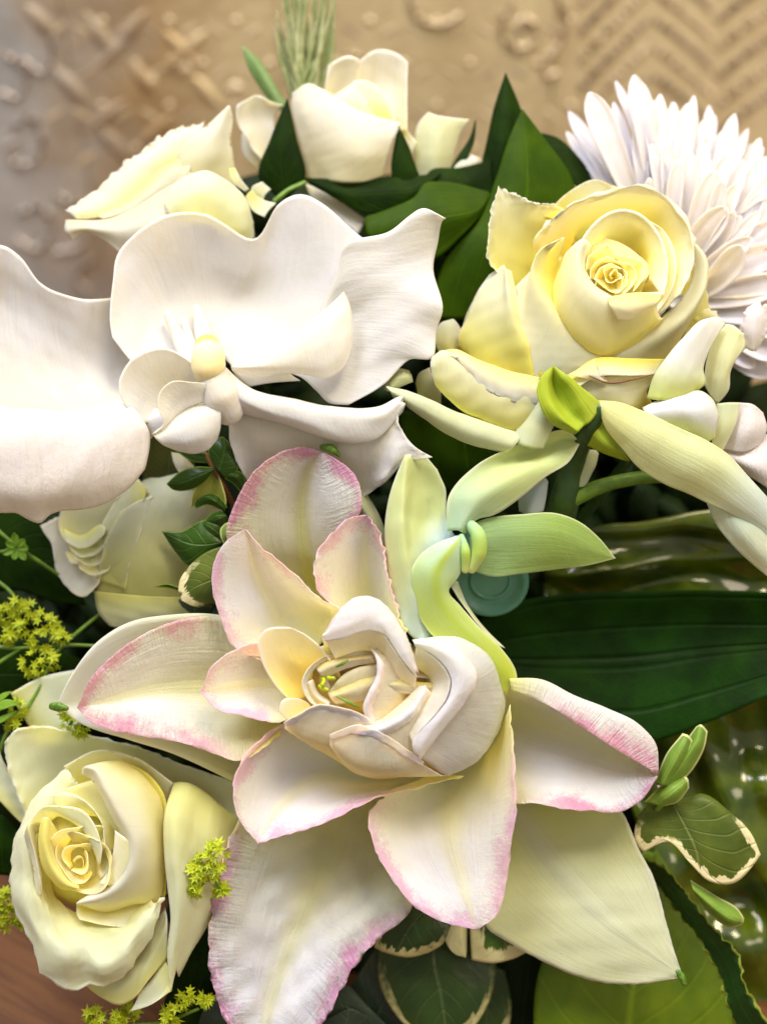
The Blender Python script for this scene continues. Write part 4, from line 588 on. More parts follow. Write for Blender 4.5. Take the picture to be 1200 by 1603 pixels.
leaf('bright_leaf', 'bright yellow-green leaf below the pale lily petal at the bottom', 'leaf', m_bright, "850,1690,-140 835,1600,-136 850,1500,-146 930,1400,-160 1010,1330,-170;900,1690,-120 885,1600,-118 905,1520,-126 960,1420,-146 1015,1332,-168;960,1690,-116 960,1600,-118 980,1500,-128 1000,1420,-146 1020,1335,-166;1040,1690,-126 1060,1600,-128 1050,1500,-138 1035,1400,-152 1025,1332,-166;1120,1690,-150 1150,1600,-160 1115,1480,-166 1065,1390,-168 1026,1328,-168", n=(36, 44))
leaf('wavy_leaf', 'dark leaf with a crinkled yellow-green edge, at the lower right', 'leaf', m_wavy, "1010,1342,-90 1042,1360,-84 1080,1405,-80 1115,1448,-75 1152,1490,-70 1170,1550,-65 1212,1612,-60;1006,1355,-104 1035,1378,-104 1070,1420,-98 1102,1458,-92 1138,1505,-88 1155,1560,-82 1190,1620,-80;1000,1365,-112 1026,1388,-118 1062,1432,-118 1094,1472,-112 1122,1522,-108 1140,1580,-104 1158,1640,-102", n=(22, 70), frill=5, fw=14, ff=.12)
VG = 'variegated leaves with cream edges'
vs = thing('variegated_sprig', 'sprig with a cream-rimmed green leaf and curled pale buds, at the right beside the lily', 'foliage', (1030, 1260, -120), 'variegated sprigs')
P = lambda nm, m, ln, **k: sheet(vs, nm, m, ln, **{**dict(wr=1, ws=30, n=(24, 30)), **k})
P('leaf', m_var, "1049,1257,-60 1012,1262,-62 996,1285,-60 996,1322,-52 1006,1334,-50;1050,1258,-56 1030,1280,-50 1030,1310,-42 1045,1318,-40;1052,1258,-52 1060,1290,-42 1078,1335,-32 1080,1352,-32;1053,1257,-52 1085,1290,-34 1108,1340,-24 1110,1380,-28;1055,1257,-52 1100,1270,-36 1140,1320,-24 1150,1382,-30;1058,1254,-55 1100,1250,-42 1150,1285,-32 1182,1350,-34;1062,1250,-58 1100,1243,-48 1140,1270,-38 1175,1305,-34 1190,1338,-36", n=(44, 36))
P('bud', m_pgreen, "1030,1238,-40 1055,1195,-32 1080,1150,-28 1090,1137,-26;1040,1236,-24 1068,1195,-10 1092,1158,-10 1098,1135,-20;1046,1240,-34 1078,1212,-24 1103,1168,-20 1107,1145,-24", n=(18, 24))
P('bud', m_pgreen, "1024,1228,-30 1042,1182,-18 1068,1148,-15;1036,1230,-14 1058,1190,-2 1078,1152,-8;1046,1230,-24 1070,1197,-14 1084,1160,-14", n=(16, 22))
P('bud', m_pgreen, "1008,1256,-44 1038,1228,-28 1070,1213,-26;1028,1260,-28 1055,1242,-12 1077,1222,-20;1036,1262,-36 1060,1256,-26 1078,1234,-28", n=(16, 20))
P('bud', m_pgreen, "1080,1378,-62 1120,1403,-56 1155,1424,-54 1164,1438,-52;1084,1392,-46 1115,1420,-36 1145,1440,-36 1163,1444,-50;1090,1402,-60 1115,1436,-54 1145,1452,-52 1160,1448,-52", n=(14, 24))
tube(vs, 'stem', m_stem, "1000,1330,-110 1020,1285,-70 1040,1255,-50 1052,1250,-46", [5, 5, 5, 4], n=10)
vb = thing('variegated_sprig', 'dark leaves with cream blotched edges, bottom, between the two lowest lily petals', 'foliage', (690, 1540, -190), 'variegated sprigs')
P = lambda nm, m, ln, **k: sheet(vb, nm, m, ln, **{**dict(wr=1, ws=40, n=(34, 34)), **k})
P('leaf', m_var2, "690,1400,-120 620,1400,-100 588,1440,-90 586,1484,-86;700,1410,-110 650,1420,-86 615,1460,-76 604,1492,-80;708,1420,-106 680,1440,-80 655,1475,-70 640,1499,-78;712,1430,-110 705,1450,-86 692,1478,-80 670,1492,-84")
P('leaf', m_var3, "720,1400,-110 700,1440,-96 696,1470,-90 712,1494,-88 729,1499,-90;728,1405,-110 722,1445,-94 722,1470,-88 729,1498,-90;732,1405,-112 730,1440,-100 731,1465,-100 730,1490,-98", n=(20, 26))
P('leaf', m_var3, "734,1405,-110 735,1440,-96 736,1465,-90 738,1503,-92;760,1410,-100 765,1450,-82 764,1480,-80 768,1508,-86;800,1420,-106 805,1450,-88 802,1480,-86 800,1502,-90;850,1440,-116 846,1470,-104 835,1488,-98 824,1491,-98", n=(26, 26))
P('leaf', m_var2, "660,1440,-150 600,1470,-140 590,1520,-130 620,1590,-120 680,1640,-116;670,1440,-150 640,1490,-130 645,1560,-112 670,1610,-108 690,1640,-112;690,1440,-150 695,1500,-126 705,1560,-110 705,1610,-106 700,1640,-112;740,1440,-160 775,1500,-146 768,1560,-126 740,1610,-116 705,1640,-114", n=(44, 44))
P('leaf', m_var2, "740,1500,-170 720,1570,-165 730,1640,-160;765,1510,-165 770,1570,-160 765,1640,-155;790,1520,-170 800,1570,-165 790,1640,-160", n=(18, 24))
vg = thing('dark_sprig', 'sprig of grey-green glossy leaves in the shadow at the bottom edge', 'foliage', (560, 1560, -200))
P = lambda nm, m, ln, **k: sheet(vg, nm, m, ln, **{**dict(wr=1.5, ws=40, n=(26, 30)), **k})
P('leaf', m_grey, "545,1550,-150 570,1510,-150 600,1470,-150;580,1600,-145 600,1550,-138 610,1500,-145;640,1680,-150 640,1600,-150 620,1520,-150")
P('leaf', m_grey, "500,1560,-130 530,1540,-130 548,1545,-130;520,1620,-124 560,1590,-118 580,1580,-124;540,1680,-130 600,1650,-130 640,1640,-130", T=1)
P('leaf', m_grey, "520,1690,-120 500,1640,-120 505,1600,-118;545,1690,-112 535,1640,-106 545,1580,-110;580,1690,-120 580,1640,-118 575,1590,-118")
P('leaf', m_grey, "330,1660,-110 310,1620,-110 325,1560,-110;350,1660,-100 345,1600,-96 350,1560,-100;380,1660,-110 380,1620,-110 375,1570,-110")

leaf('dark_leaf', 'nearly black filler leaf added to darken the gap beside the cream-blotched sprig', 'leaf', m_gapfill, "720,1690,-210 740,1600,-204 780,1500,-200 830,1440,-204;800,1690,-200 810,1600,-196 820,1520,-196 840,1440,-204;900,1690,-210 890,1600,-204 870,1500,-200 850,1440,-204", n=(18, 22))  # added sheet standing in for the shade in this gap
# mid-left sprig
ms = thing('leaf_sprig', 'small pointed green leaves on a reddish twig, between pale rose and lily', 'foliage', (360, 780, -150))
P = lambda nm, m, ln, **k: sheet(ms, nm, m, ln, **{**dict(wr=.8, ws=30, n=(18, 26)), **k})
tube(ms, 'stem', m_twig, "320,705,-60 332,730,-56 350,760,-62 370,800,-90", [3.5, 4, 4, 5], n=10)
P('leaf', m_sprig, "335,732,-50 305,731,-46 280,740,-48 261,757,-52;335,734,-44 308,745,-38 282,755,-42 261,757,-52;335,736,-50 318,756,-48 296,767,-50 270,766,-54 261,758,-52")
P('leaf', m_sprig, "352,845,-50 320,815,-46 285,832,-52 253,832,-56;352,848,-40 320,848,-36 290,845,-44 253,832,-56;352,852,-48 318,884,-48 296,886,-52 275,865,-56 253,832,-56", n=(22, 28))
P('leaf', m_sprig, "350,850,-46 330,845,-44 315,835,-46 312,826,-50;350,840,-40 335,825,-36 322,818,-40 316,818,-46;352,830,-46 345,815,-44 330,812,-46 318,815,-50")
P('leaf', m_sprig, "350,800,-46 322,790,-44 306,795,-48 304,787,-50;352,798,-38 332,782,-34 318,778,-40 306,785,-48;356,795,-46 350,785,-44 335,773,-46 318,776,-50")
P('leaf', m_sprig, "345,800,-44 330,805,-42 322,815,-44 321,824,-46;352,805,-36 340,808,-32 328,816,-38 322,824,-46;360,812,-44 352,825,-44 336,826,-46 323,824,-46")
P('leaf', m_gpale, "336,735,-54 312,755,-52 300,775,-52 298,795,-54;336,738,-62 325,765,-66 318,780,-66 310,790,-62;340,740,-54 350,765,-50 354,785,-50 352,800,-52", m2=None) if False else P('leaf', leaf_mat('yellow_green_leaf_surface', (.30, .32, .07), (.22, .25, .05), margin=(.48, .48, .18), mw=2, side=4, bump=.3), "336,735,-54 312,755,-52 300,775,-52 298,795,-54;336,738,-62 325,765,-66 318,780,-66 310,790,-62;340,740,-54 350,765,-50 354,785,-50 352,800,-52")
P('leaf', m_sprig, "334,730,-52 326,705,-48 332,690,-48 345,684,-50;340,735,-42 345,715,-38 348,700,-40 347,684,-50;352,750,-50 372,735,-48 368,705,-48 350,684,-50")
P('leaf', m_sprig, "352,750,-52 362,755,-50 380,775,-54;358,742,-46 370,745,-42 382,762,-50;365,735,-52 378,740,-50 385,755,-54")
P('leaf', m_sprig, "330,725,-60 300,722,-58 275,706,-60;332,712,-56 305,705,-54 278,700,-60", n=(12, 20))
P('leaf', m_pgreen, "350,852,-40 345,840,-36 345,828,-38 352,820,-40;356,850,-36 354,838,-30 354,828,-32 356,818,-38;360,845,-40 362,835,-38 362,825,-40 358,819,-40", n=(12, 16))
P('leaf', m_sprig, "282,925,-50 262,920,-48 240,919,-50;282,921,-46 262,914,-44 240,919,-50", n=(8, 14))
P('leaf', m_var, "365,850,-34 320,866,-36 295,888,-38 281,910,-40 279,928,-42;362,880,-32 335,895,-28 308,910,-30 285,930,-40;360,910,-34 335,920,-30 308,928,-32 283,935,-42;365,940,-44 335,945,-42 305,950,-42 284,940,-42", n=(26, 28))
P('leaf', m_grey, "285,950,-56 280,940,-54 300,935,-56;300,960,-50 305,948,-44 318,940,-50;330,965,-56 335,950,-54 335,940,-56", n=(12, 14)); P('leaf', m_grey, "310,965,-60 320,945,-58 345,935,-58;330,975,-54 345,955,-50 360,945,-54", n=(12, 14))
leaf('cream_petal', 'small cream petal lying behind the leaf sprig under the orchid', 'petal', m_rosecream, "268,708,-90 272,725,-90 281,741,-92;285,712,-86 288,728,-84 290,740,-90;306,732,-90 300,738,-90 292,742,-92", n=(12, 14))
leaf('olive_leaf', 'dull olive leaf behind the pale rose, under the orchid', 'leaf', leaf_mat('dull_olive_leaf_surface', (.05, .06, .008), (.03, .04, .006)), "225,760,-130 222,720,-124 240,680,-120;260,765,-126 262,720,-116 268,690,-116;300,770,-136 305,730,-130 300,690,-130", n=(18, 20))

# ruscus leaves at the top
ru = thing('leaf_spray', 'spray of pointed dark green leaves standing behind the orchid and roses at the top', 'foliage', (700, 420, -260))
P = lambda nm, m, ln, **k: sheet(ru, nm, m, ln, **{**dict(wr=1.2, ws=60, n=(22, 30)), **k})
P('leaf', m_dark, "435,310,-190 406,280,-190 424,215,-182 450,153,-178;442,310,-184 437,230,-168 450,153,-178;452,308,-190 476,282,-182 464,215,-175 450,153,-178")
P('leaf', m_dark, "615,290,-170 612,265,-168 617,225,-166 623,197,-166;635,290,-164 632,260,-160 628,225,-162 624,197,-166;665,290,-172 654,270,-168 640,230,-168 624,197,-166", n=(16, 20))
P('leaf', m_dark, "476,278,-160 540,281,-164 587,279,-166 640,276,-166 690,270,-170;476,279,-156 540,300,-148 600,300,-150 660,292,-160 690,272,-170;477,280,-158 520,308,-152 575,334,-152 640,318,-160 675,290,-170", n=(22, 34))
P('leaf', m_dark, "660,290,-176 672,268,-178 720,262,-180 770,250,-184;680,295,-170 700,285,-170 735,285,-176 770,275,-182;700,300,-176 730,302,-176 750,304,-180 775,300,-184", T=1)
P('leaf', m_ruscus, "570,340,-150 612,325,-150 650,306,-152 664,287,-155 690,284,-158 765,300,-164;576,370,-144 635,350,-136 695,335,-138 750,322,-156 767,302,-164;620,410,-156 680,405,-150 722,370,-152 755,330,-162 768,303,-164", n=(28, 40))
P('leaf', m_dark, "735,310,-205 757,240,-198 774,165,-192 791,113,-188;770,310,-190 785,230,-178 790,165,-180 791,113,-188;825,310,-205 835,235,-198 813,165,-192 791,113,-188")
P('leaf', m_ruscus, "670,500,-180 700,400,-165 750,345,-160 775,280,-158 795,220,-160 816,171,-165;740,500,-170 772,400,-146 800,320,-140 812,240,-148 817,171,-165;850,440,-186 905,340,-176 895,280,-168 855,220,-166 818,171,-165", n=(30, 40))
P('leaf', m_dark, "830,205,-205 872,215,-200 905,245,-200 945,310,-205;840,260,-200 870,265,-192 900,290,-194 930,330,-205", n=(14, 24))
P('leaf', m_dark, "700,275,-200 712,250,-200 735,215,-200 743,188,-200;715,280,-196 728,255,-194 742,220,-196 745,188,-200", n=(10, 18))
P('leaf', m_dark, "660,560,-200 665,480,-196 690,400,-196;720,580,-190 725,500,-180 725,400,-186;790,560,-200 775,480,-196 770,400,-196", n=(22, 24))
P('leaf', m_dark, "660,440,-205 680,370,-200 690,310,-200 700,280,-205;720,450,-200 730,370,-196 740,310,-196 740,270,-200;790,440,-205 785,370,-200 780,310,-200 780,270,-205", n=(18, 20))
tube(ru, 'stem', m_stem, "476,286,-170 452,297,-166 430,314,-168", [4, 4, 4], n=10)
leaf('dark_leaf', 'dark green leaf under the rolled petal of the yellow rose', 'leaf', m_ruscus, "625,640,-90 690,665,-90 750,700,-90 830,720,-90;630,700,-100 690,710,-90 740,730,-90 830,760,-96;650,760,-120 690,765,-116 730,770,-112 830,800,-116", T=1, n=(20, 26))

# left foliage
leaf('dark_leaf', 'dark green leaf at the left edge under the drooping pinkish orchid petal', 'leaf', m_dark, "-30,780,-170 20,790,-166 60,812,-160 90,860,-160 135,945,-160;-30,850,-164 30,860,-156 80,890,-154 135,945,-160;-30,930,-170 30,925,-166 80,940,-162 135,948,-160", n=(22, 30))
leaf('dark_leaf', 'dark leaf in shadow behind the yellow-green blossom at the left', 'leaf', m_dark, "-30,1010,-170 40,1000,-166 100,1020,-166 160,1050,-170;-30,1060,-166 40,1060,-160 100,1060,-160 160,1052,-170;-30,1110,-176 40,1110,-170 100,1090,-166 160,1054,-170", n=(20, 26))
leaf('dark_leaf', 'dark leaf behind the lower left rose, beside the large lily petal', 'leaf', m_dark, "240,1640,-150 260,1560,-150 300,1480,-150 350,1420,-150;280,1640,-140 300,1570,-138 330,1500,-140 352,1420,-150;330,1640,-150 350,1570,-150 358,1500,-150 354,1420,-150", n=(20, 26))
leaf('dark_leaf', 'dark leaf at the left edge behind the lower left rose', 'leaf', m_dark, "-30,1290,-130 0,1275,-126 30,1300,-130;-30,1330,-126 0,1320,-118 35,1330,-126;-30,1380,-130 0,1370,-126 40,1380,-130", T=1, n=(16, 18))

# ------------------------------------------------------------ lady's mantle blossom
def floret_data(r, rnd):
    v, f = [(0, 0, 0)], []
    k = 6
    for i in range(k):
        a = 2*math.pi*i/k; b = 2*math.pi*(i+.5)/k; rr_ = r*rnd.uniform(.85, 1.1)
        v += [(rr_*math.cos(a), rr_*math.sin(a), rnd.uniform(.1, .5)*r), (.42*r*math.cos(b), .42*r*math.sin(b), .12*r)]
    for i in range(k):
        f += [(0, 1+2*i, 2+2*i), (0, 2+2*i, 1+(2*i+2) % (2*k))]
    c = len(v); v.append((0, 0, .22*r))
    for i in range(k):
        b = 2*math.pi*(i+.5)/k; v.append((.2*r*math.cos(b), .2*r*math.sin(b), .18*r))
    for i in range(k): f.append((c, c+1+i, c+1+(i+1) % k))
    v.append((0, 0, -.8*r)); q = len(v)-1
    for i in range(k): f.append((q, 2+2*((i+1) % k), 2+2*i))
    return v, f
FM = []
_r = random.Random(2)
for i in range(5):
    v, f = floret_data(1.0, _r); me = bpy.data.meshes.new('floret'); me.from_pydata([(x*S, y*S, z*S) for x, y, z in v], [], f); me.materials.append(m_alch); FM.append(me)
camR = np.array(CM.to_3x3())
def blossom(label, base, blobs, stems, cnt, r=9):
    t = thing('yellow_blossom', label, 'blossom', base, "lime-yellow blossom sprays")
    loc = Vector(t.location); rnd = random.Random(int(base[0]*7+base[1]))
    for s in stems: tube(t, 'stem', m_stem, s, [3.2, 2.6], n=8, seg=14)
    for (x, y, z, R) in blobs:
        for i in range(cnt):
            a, d = rnd.uniform(0, 6.28), R*math.sqrt(rnd.random()); zz = math.sqrt(max(0, 1-(d/R)**2))*R*rnd.uniform(.1, .8)
            p = W([(x+d*math.cos(a), y+d*math.sin(a), z+zz)])[0]
            o = bpy.data.objects.new('floret', rnd.choice(FM)); col.objects.link(o); o.parent = t; o.location = Vector(p)-loc
            q = Vector(camR @ np.array([math.cos(a)*d/R*.9+rnd.uniform(-.5, .5), -math.sin(a)*d/R*.9+rnd.uniform(-.5, .5), .9]))
            o.rotation_euler = q.to_track_quat('Z', 'Y').to_euler(); o.scale = [r*rnd.uniform(.75, 1.2)]*3
    return t
blossom('lime-yellow blossom spray at the left edge between the pale rose and the lily', (60, 1020, -160), [(22, 950, -110, 16), (40, 958, -112, 16), (10, 995, -110, 14), (28, 985, -108, 14), (72, 975, -112, 18), (62, 1008, -104, 18), (52, 1040, -100, 20), (80, 1030, -104, 18), (95, 1000, -110, 14), (10, 965, -112, 16)],
        ["-20,1010,-120 20,1015,-116 60,1012,-112", "-20,1050,-124 10,1030,-118 30,1017,-116", "60,1015,-112 110,1010,-120 160,1012,-130", "75,1035,-110 110,1000,-120 170,950,-130", "-10,905,-130 15,925,-124 30,945,-116", "35,1120,-90 60,1080,-96 75,1045,-104"], 13, 10.5)
blossom('small lime-yellow blossom cluster above the lower left rose by the lily tip', (115, 1130, -120), [(112, 1128, -60, 16), (125, 1142, -62, 12), (102, 1115, -62, 10)], ["112,1130,-70 100,1160,-90"], 12, 9)
blossom('lime-yellow blossom cluster at the left edge above the lower left rose', (30, 1110, -140), [(30, 1110, -80, 14), (20, 1130, -84, 12)], ["30,1115,-90 5,1160,-100 -10,1230,-110"], 11, 9)
blossom('lime-yellow blossom cluster at the left edge beside the lower left rose', (-10, 1440, -130), [(10, 1410, -80, 18), (22, 1430, -82, 16), (2, 1440, -80, 18), (30, 1445, -84, 10)], ["-30,1480,-100 10,1430,-90"], 14, 9)
blossom('lime-yellow blossom cluster resting on the right side of the lower left rose', (330, 1390, -60), [(340, 1335, 10, 16), (320, 1350, 12, 16), (335, 1365, 10, 14), (308, 1370, 12, 16), (305, 1395, 10, 12), (345, 1395, -4, 10)], ["350,1400,0 330,1375,6 310,1390,8"], 13, 10.5)
blossom('lime-yellow blossom spray along the bottom edge below the lower left rose', (230, 1610, -120), [(145, 1590, -40, 14), (185, 1595, -36, 14), (205, 1585, -38, 12), (270, 1590, -30, 16), (292, 1565, -28, 16), (262, 1605, -30, 14), (322, 1568, -34, 10), (150, 1605, -40, 14)], ["120,1640,-60 170,1610,-50 260,1600,-40 310,1580,-36"], 13, 10.5)
sl = thing('leafy_stem', 'thin stem with a small star of bright green leaves at the left edge', 'foliage', (0, 860, -130))
tube(sl, 'stem', m_stem, "-20,815,-120 30,858,-114 60,878,-116 100,905,-130", [3, 3, 3, 2.5], n=8)
tube(sl, 'stem', m_stem, "-20,868,-120 20,860,-114", [2.5, 2.5], n=8)
m_star = leaf_mat('star_leaf_surface', (.16, .30, .02), (.12, .24, .02), side=3)
for a in range(0, 360, 52):
    c, s_ = math.cos(rad(a)), math.sin(rad(a)); L_ = 24 if a % 104 else 19
    x, y = 26, 858
    sheet(sl, 'leaf', m_star, [np.array([(x+c*L_*t-s_*w_*sd, y+s_*L_*t+c*w_*sd, -108+4*t+abs(sd)*2) for t, w_ in ((.05, 1), (.4, 5), (.75, 5.5), (1, .5))]) for sd in (-1, 0, 1)], n=(7, 10), thick=1, wr=.5)
sl2 = thing('leafy_stem', 'small toothed bright green leaf at the left edge beside the cream petal', 'foliage', (0, 1110, -130))
for q in ("-20,1110,-70 10,1095,-66 34,1100,-68;-20,1120,-66 8,1110,-60 34,1102,-68", "-20,1130,-72 5,1120,-68 26,1112,-70;-20,1140,-70 2,1132,-64 26,1114,-70", "-10,1095,-74 5,1085,-70 18,1082,-72;-12,1105,-70 4,1096,-66 18,1084,-72"):
    sheet(sl2, 'leaf', m_star, q, n=(8, 14), wr=.5)

# ------------------------------------------------------------ grassy sprig at the top, out of focus
gr = thing('grass_sprig', 'soft pale green grassy sprig behind the top centre rose', 'foliage', (480, 170, -330))
m_blade = plain('pale_blade_surface', (.22, .28, .10), .6, (.38, .40, .22), 120)
m_blade2 = plain('deep_blade_surface', (.10, .20, .05), .5, (.14, .24, .08), 120)
rr = random.Random(3)
for i in range(80):
    bx = 478+rr.uniform(-14, 14); tx = 478+rr.uniform(-50, 52); ty = rr.uniform(-90, 90); wd = rr.uniform(1.6, 4); z0 = -330+rr.uniform(-25, 25); md = rr.uniform(-14, 14)
    pts = [(bx+(tx-bx)*t+math.sin(t*3)*md, 180+(ty-180)*t, z0+20*t) for t in (0, .3, .6, 1)]
    sheet(gr, 'blade', m_blade, [np.array([(x+s*wd*k, y, z-abs(s)*2) for (x, y, z), k in zip(pts, (.6, 1, .9, .1))]) for s in (-1, 0, 1)], n=(5, 12), wr=0, thick=1)
sheet(gr, 'blade', m_blade2, "430,170,-290 402,130,-285 384,95,-280 379,72,-280;442,172,-286 414,125,-278 396,92,-276 380,72,-280;452,168,-290 428,128,-284 408,96,-282 382,73,-280", n=(12, 20))

# ------------------------------------------------------------ filler leaves for the dark gaps, foam and pot
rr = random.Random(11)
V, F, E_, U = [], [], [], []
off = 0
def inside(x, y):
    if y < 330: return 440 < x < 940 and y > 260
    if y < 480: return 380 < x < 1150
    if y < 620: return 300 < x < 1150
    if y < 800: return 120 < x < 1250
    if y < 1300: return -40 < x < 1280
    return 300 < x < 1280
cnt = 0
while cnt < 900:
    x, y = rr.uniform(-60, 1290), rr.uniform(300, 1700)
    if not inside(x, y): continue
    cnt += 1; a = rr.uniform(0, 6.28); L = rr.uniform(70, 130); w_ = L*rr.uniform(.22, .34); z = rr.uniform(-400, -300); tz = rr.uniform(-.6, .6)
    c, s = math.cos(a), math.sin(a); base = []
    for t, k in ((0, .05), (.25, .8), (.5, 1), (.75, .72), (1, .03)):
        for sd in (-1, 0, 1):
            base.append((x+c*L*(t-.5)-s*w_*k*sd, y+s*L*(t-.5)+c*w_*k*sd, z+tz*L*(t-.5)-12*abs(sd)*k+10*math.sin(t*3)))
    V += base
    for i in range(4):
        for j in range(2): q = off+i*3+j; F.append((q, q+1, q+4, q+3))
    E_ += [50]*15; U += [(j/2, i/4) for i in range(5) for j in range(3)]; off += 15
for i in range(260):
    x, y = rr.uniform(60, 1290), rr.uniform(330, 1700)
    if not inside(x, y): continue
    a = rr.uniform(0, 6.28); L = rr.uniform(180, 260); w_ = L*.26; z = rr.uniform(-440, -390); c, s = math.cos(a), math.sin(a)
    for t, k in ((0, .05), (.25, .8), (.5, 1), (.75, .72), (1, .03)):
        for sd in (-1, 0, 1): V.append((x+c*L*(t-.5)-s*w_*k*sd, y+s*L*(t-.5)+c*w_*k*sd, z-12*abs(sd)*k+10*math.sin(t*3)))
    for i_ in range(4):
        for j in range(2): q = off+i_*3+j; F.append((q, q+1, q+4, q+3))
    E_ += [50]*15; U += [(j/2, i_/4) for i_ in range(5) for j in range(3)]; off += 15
o = link_mesh('gap_filler_foliage', W(V), F, m_gapfill, None, {'edge': E_}, np.array(U), 1.4)  # added filler that keeps the gaps between flowers dark
o['kind'] = 'stuff'; tag(o, 'mass of small dark filler leaves added to blacken the gaps between the flowers', 'foliage')
col_ = thing('gap_backing_leaves', 'large nearly black leaves added under the whole bouquet to darken its gaps', 'foliage', (650, 950, -460))  # added backing that closes the gaps with near black
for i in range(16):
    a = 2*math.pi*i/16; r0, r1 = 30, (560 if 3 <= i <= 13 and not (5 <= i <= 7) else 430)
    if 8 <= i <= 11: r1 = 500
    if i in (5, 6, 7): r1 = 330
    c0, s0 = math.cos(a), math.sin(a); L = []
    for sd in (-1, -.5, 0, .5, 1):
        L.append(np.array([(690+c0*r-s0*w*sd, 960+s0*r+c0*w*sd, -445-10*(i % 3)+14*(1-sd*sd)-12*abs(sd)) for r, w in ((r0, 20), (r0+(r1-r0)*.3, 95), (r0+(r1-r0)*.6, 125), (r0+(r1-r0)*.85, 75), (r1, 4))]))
    sheet(col_, 'leaf', m_gapfill, L, n=(10, 20), wr=3, ws=60)
# unseen foam block in a low pot, put in as a dark mass behind the gaps
def lathe(parent, name, mat, prof, c, label=None):
    n = 48; th = np.linspace(0, 2*math.pi, n, endpoint=False)
    G = np.array([[(c[0]+r*math.cos(a), c[1]+r*math.sin(a), z) for a in th] for r, z in prof]); m = len(prof)
    idx = np.arange(m*n).reshape(m, n); nx = np.roll(idx, -1, 1); F = np.stack([idx[:-1], nx[:-1], nx[1:], idx[1:]], -1).reshape(-1, 4)
    V = G.reshape(-1, 3)
    return link_mesh(name, V, F, mat, parent)
pc = W([(660, 1000, -480)])[0]; topz = pc[2]
pot = bpy.data.objects.new('flower_pot', None); col.objects.link(pot); pot.location = (pc[0], pc[1], 0.0)
tag(pot, 'low dark pot with floral foam, hidden in shadow under the bouquet', 'pot')
lathe(pot, 'bowl', m_black, [(.0005, .001), (.055, .001), (.062, .01), (.072, topz-.055), (.074, topz-.05), (.070, topz-.05), (.068, topz-.06), (.0005, topz-.06)], pc)
lathe(pot, 'foam', m_foam, [(.066, topz-.058), (.066, topz-.02), (.056, topz-.004), (.035, topz+.008), (.0005, topz+.012)], pc)
# stems that carry each bloom down into the foam
for t in (lily, orch, orl, ry, rb, rm, rt, rc, mum, go, so, ru):
    b = np.array(t.location); e = pc+np.array([(b[0]-pc[0])*.25, (b[1]-pc[1])*.25, -.01])
    # back into photo space for the tube helper
    def inv(p):
        q = np.linalg.inv(CMn) @ np.array([*p, 1]); d = -q[2]; return (q[0]/(S*d/DREF)+600, -q[1]/(S*d/DREF)+801.5, (DREF-d)/S)
    p0, p2 = np.array(inv(b)), np.array(inv(e)); p1 = (p0+p2)/2+np.array([0, 0, -20])
    tube(t, 'main_stem', m_dstem, [p0, p1, p2], [9, 9, 9], n=10, seg=14)

# ------------------------------------------------------------ table and wall
WY = 0.80
m_wood, t_, p_ = nt('red_brown_wood')
co = t_.nodes.new('ShaderNodeTexCoord').outputs['Object']
vm = t_.nodes.new('ShaderNodeVectorMath'); vm.operation = 'MULTIPLY'; t_.links.new(co, vm.inputs[0]); vm.inputs[1].default_value = (9, 120, 14)
rt_ = t_.nodes.new('ShaderNodeVectorRotate'); rt_.rotation_type = 'Z_AXIS'; rt_.inputs['Angle'].default_value = rad(28); t_.links.new(co, rt_.inputs['Vector']); t_.links.new(rt_.outputs[0], vm.inputs[0])
g1 = noise(t_, vm.outputs[0], 1.6, 5, .6, .6); g2 = noise(t_, vm.outputs[0], 7, 3, .6)
c_ = mixc(t_, sstep(t_, g1, .3, .7), (.085, .028, .006), (.17, .065, .018)); c_ = mixc(t_, M_(t_, 'MULTIPLY', sstep(t_, g2, .55, .8), .5), c_, (.045, .016, .005))
t_.links.new(c_, p_.inputs['Base Color']); p_.inputs['Roughness'].default_value = .5; p_.inputs['Specular IOR Level'].default_value = .2
tb = bpy.data.objects.new('table', None); col.objects.link(tb); tb.location = (0, .2, 0); tag(tb, 'red-brown wooden table top showing at the lower left corner', 'table')
def box(parent, name, mat, x0, x1, y0, y1, z0, z1, loc):
    v = [(x, y, z) for x in (x0, x1) for y in (y0, y1) for z in (z0, z1)]
    f = [(0, 1, 3, 2), (4, 6, 7, 5), (0, 4, 5, 1), (2, 3, 7, 6), (0, 2, 6, 4), (1, 5, 7, 3)]
    o = link_mesh(name, np.array(v), f, mat, parent, origin=np.array(loc)); o.data.polygons.foreach_set('use_smooth', [False]*6)
    md = o.modifiers.new('bevel', 'BEVEL'); md.width = .0012; md.segments = 2; return o
for i in range(7):
    a = -.75+i*.19
    box(tb, 'plank', m_wood, -1.1+0, 1.1, a+.0008, a+.19-.0008, -.03, 0, tb.location) if False else box(tb, 'plank', m_wood, -1.1, 1.1, -.5+i*.184+.0008, -.5+(i+1)*.184-.0008, -.03, 0, tb.location)
def wallpt(px, py):
    d = camR @ np.array([(px-600)*S/DREF, -(py-801.5)*S/DREF, -1.]); k = WY/d[1]; return np.array([d[0]*k, d[2]*k+CAM_H])   # wall x, z
def wall_mat(name, c, c2, rough, metal, sc=14):
    m, t, p = nt(name); co = t.nodes.new('ShaderNodeTexCoord').outputs['Object']
    x = sstep(t, noise(t, co, sc, 5, .65), .36, .66); t.links.new(mixc(t, x, c, c2), p.inputs['Base Color'])
    p.inputs['Roughness'].default_value = rough; p.inputs['Metallic'].default_value = metal
    b = t.nodes.new('ShaderNodeBump'); b.inputs['Distance'].default_value = .002; b.inputs['Strength'].default_value = .4; t.links.new(noise(t, co, 120, 4), b.inputs['Height']); t.links.new(b.outputs[0], p.inputs['Normal']); return m
m_wbeige = wall_mat('beige_embossed_metal', (.66, .52, .34), (.76, .62, .44), .5, .15)
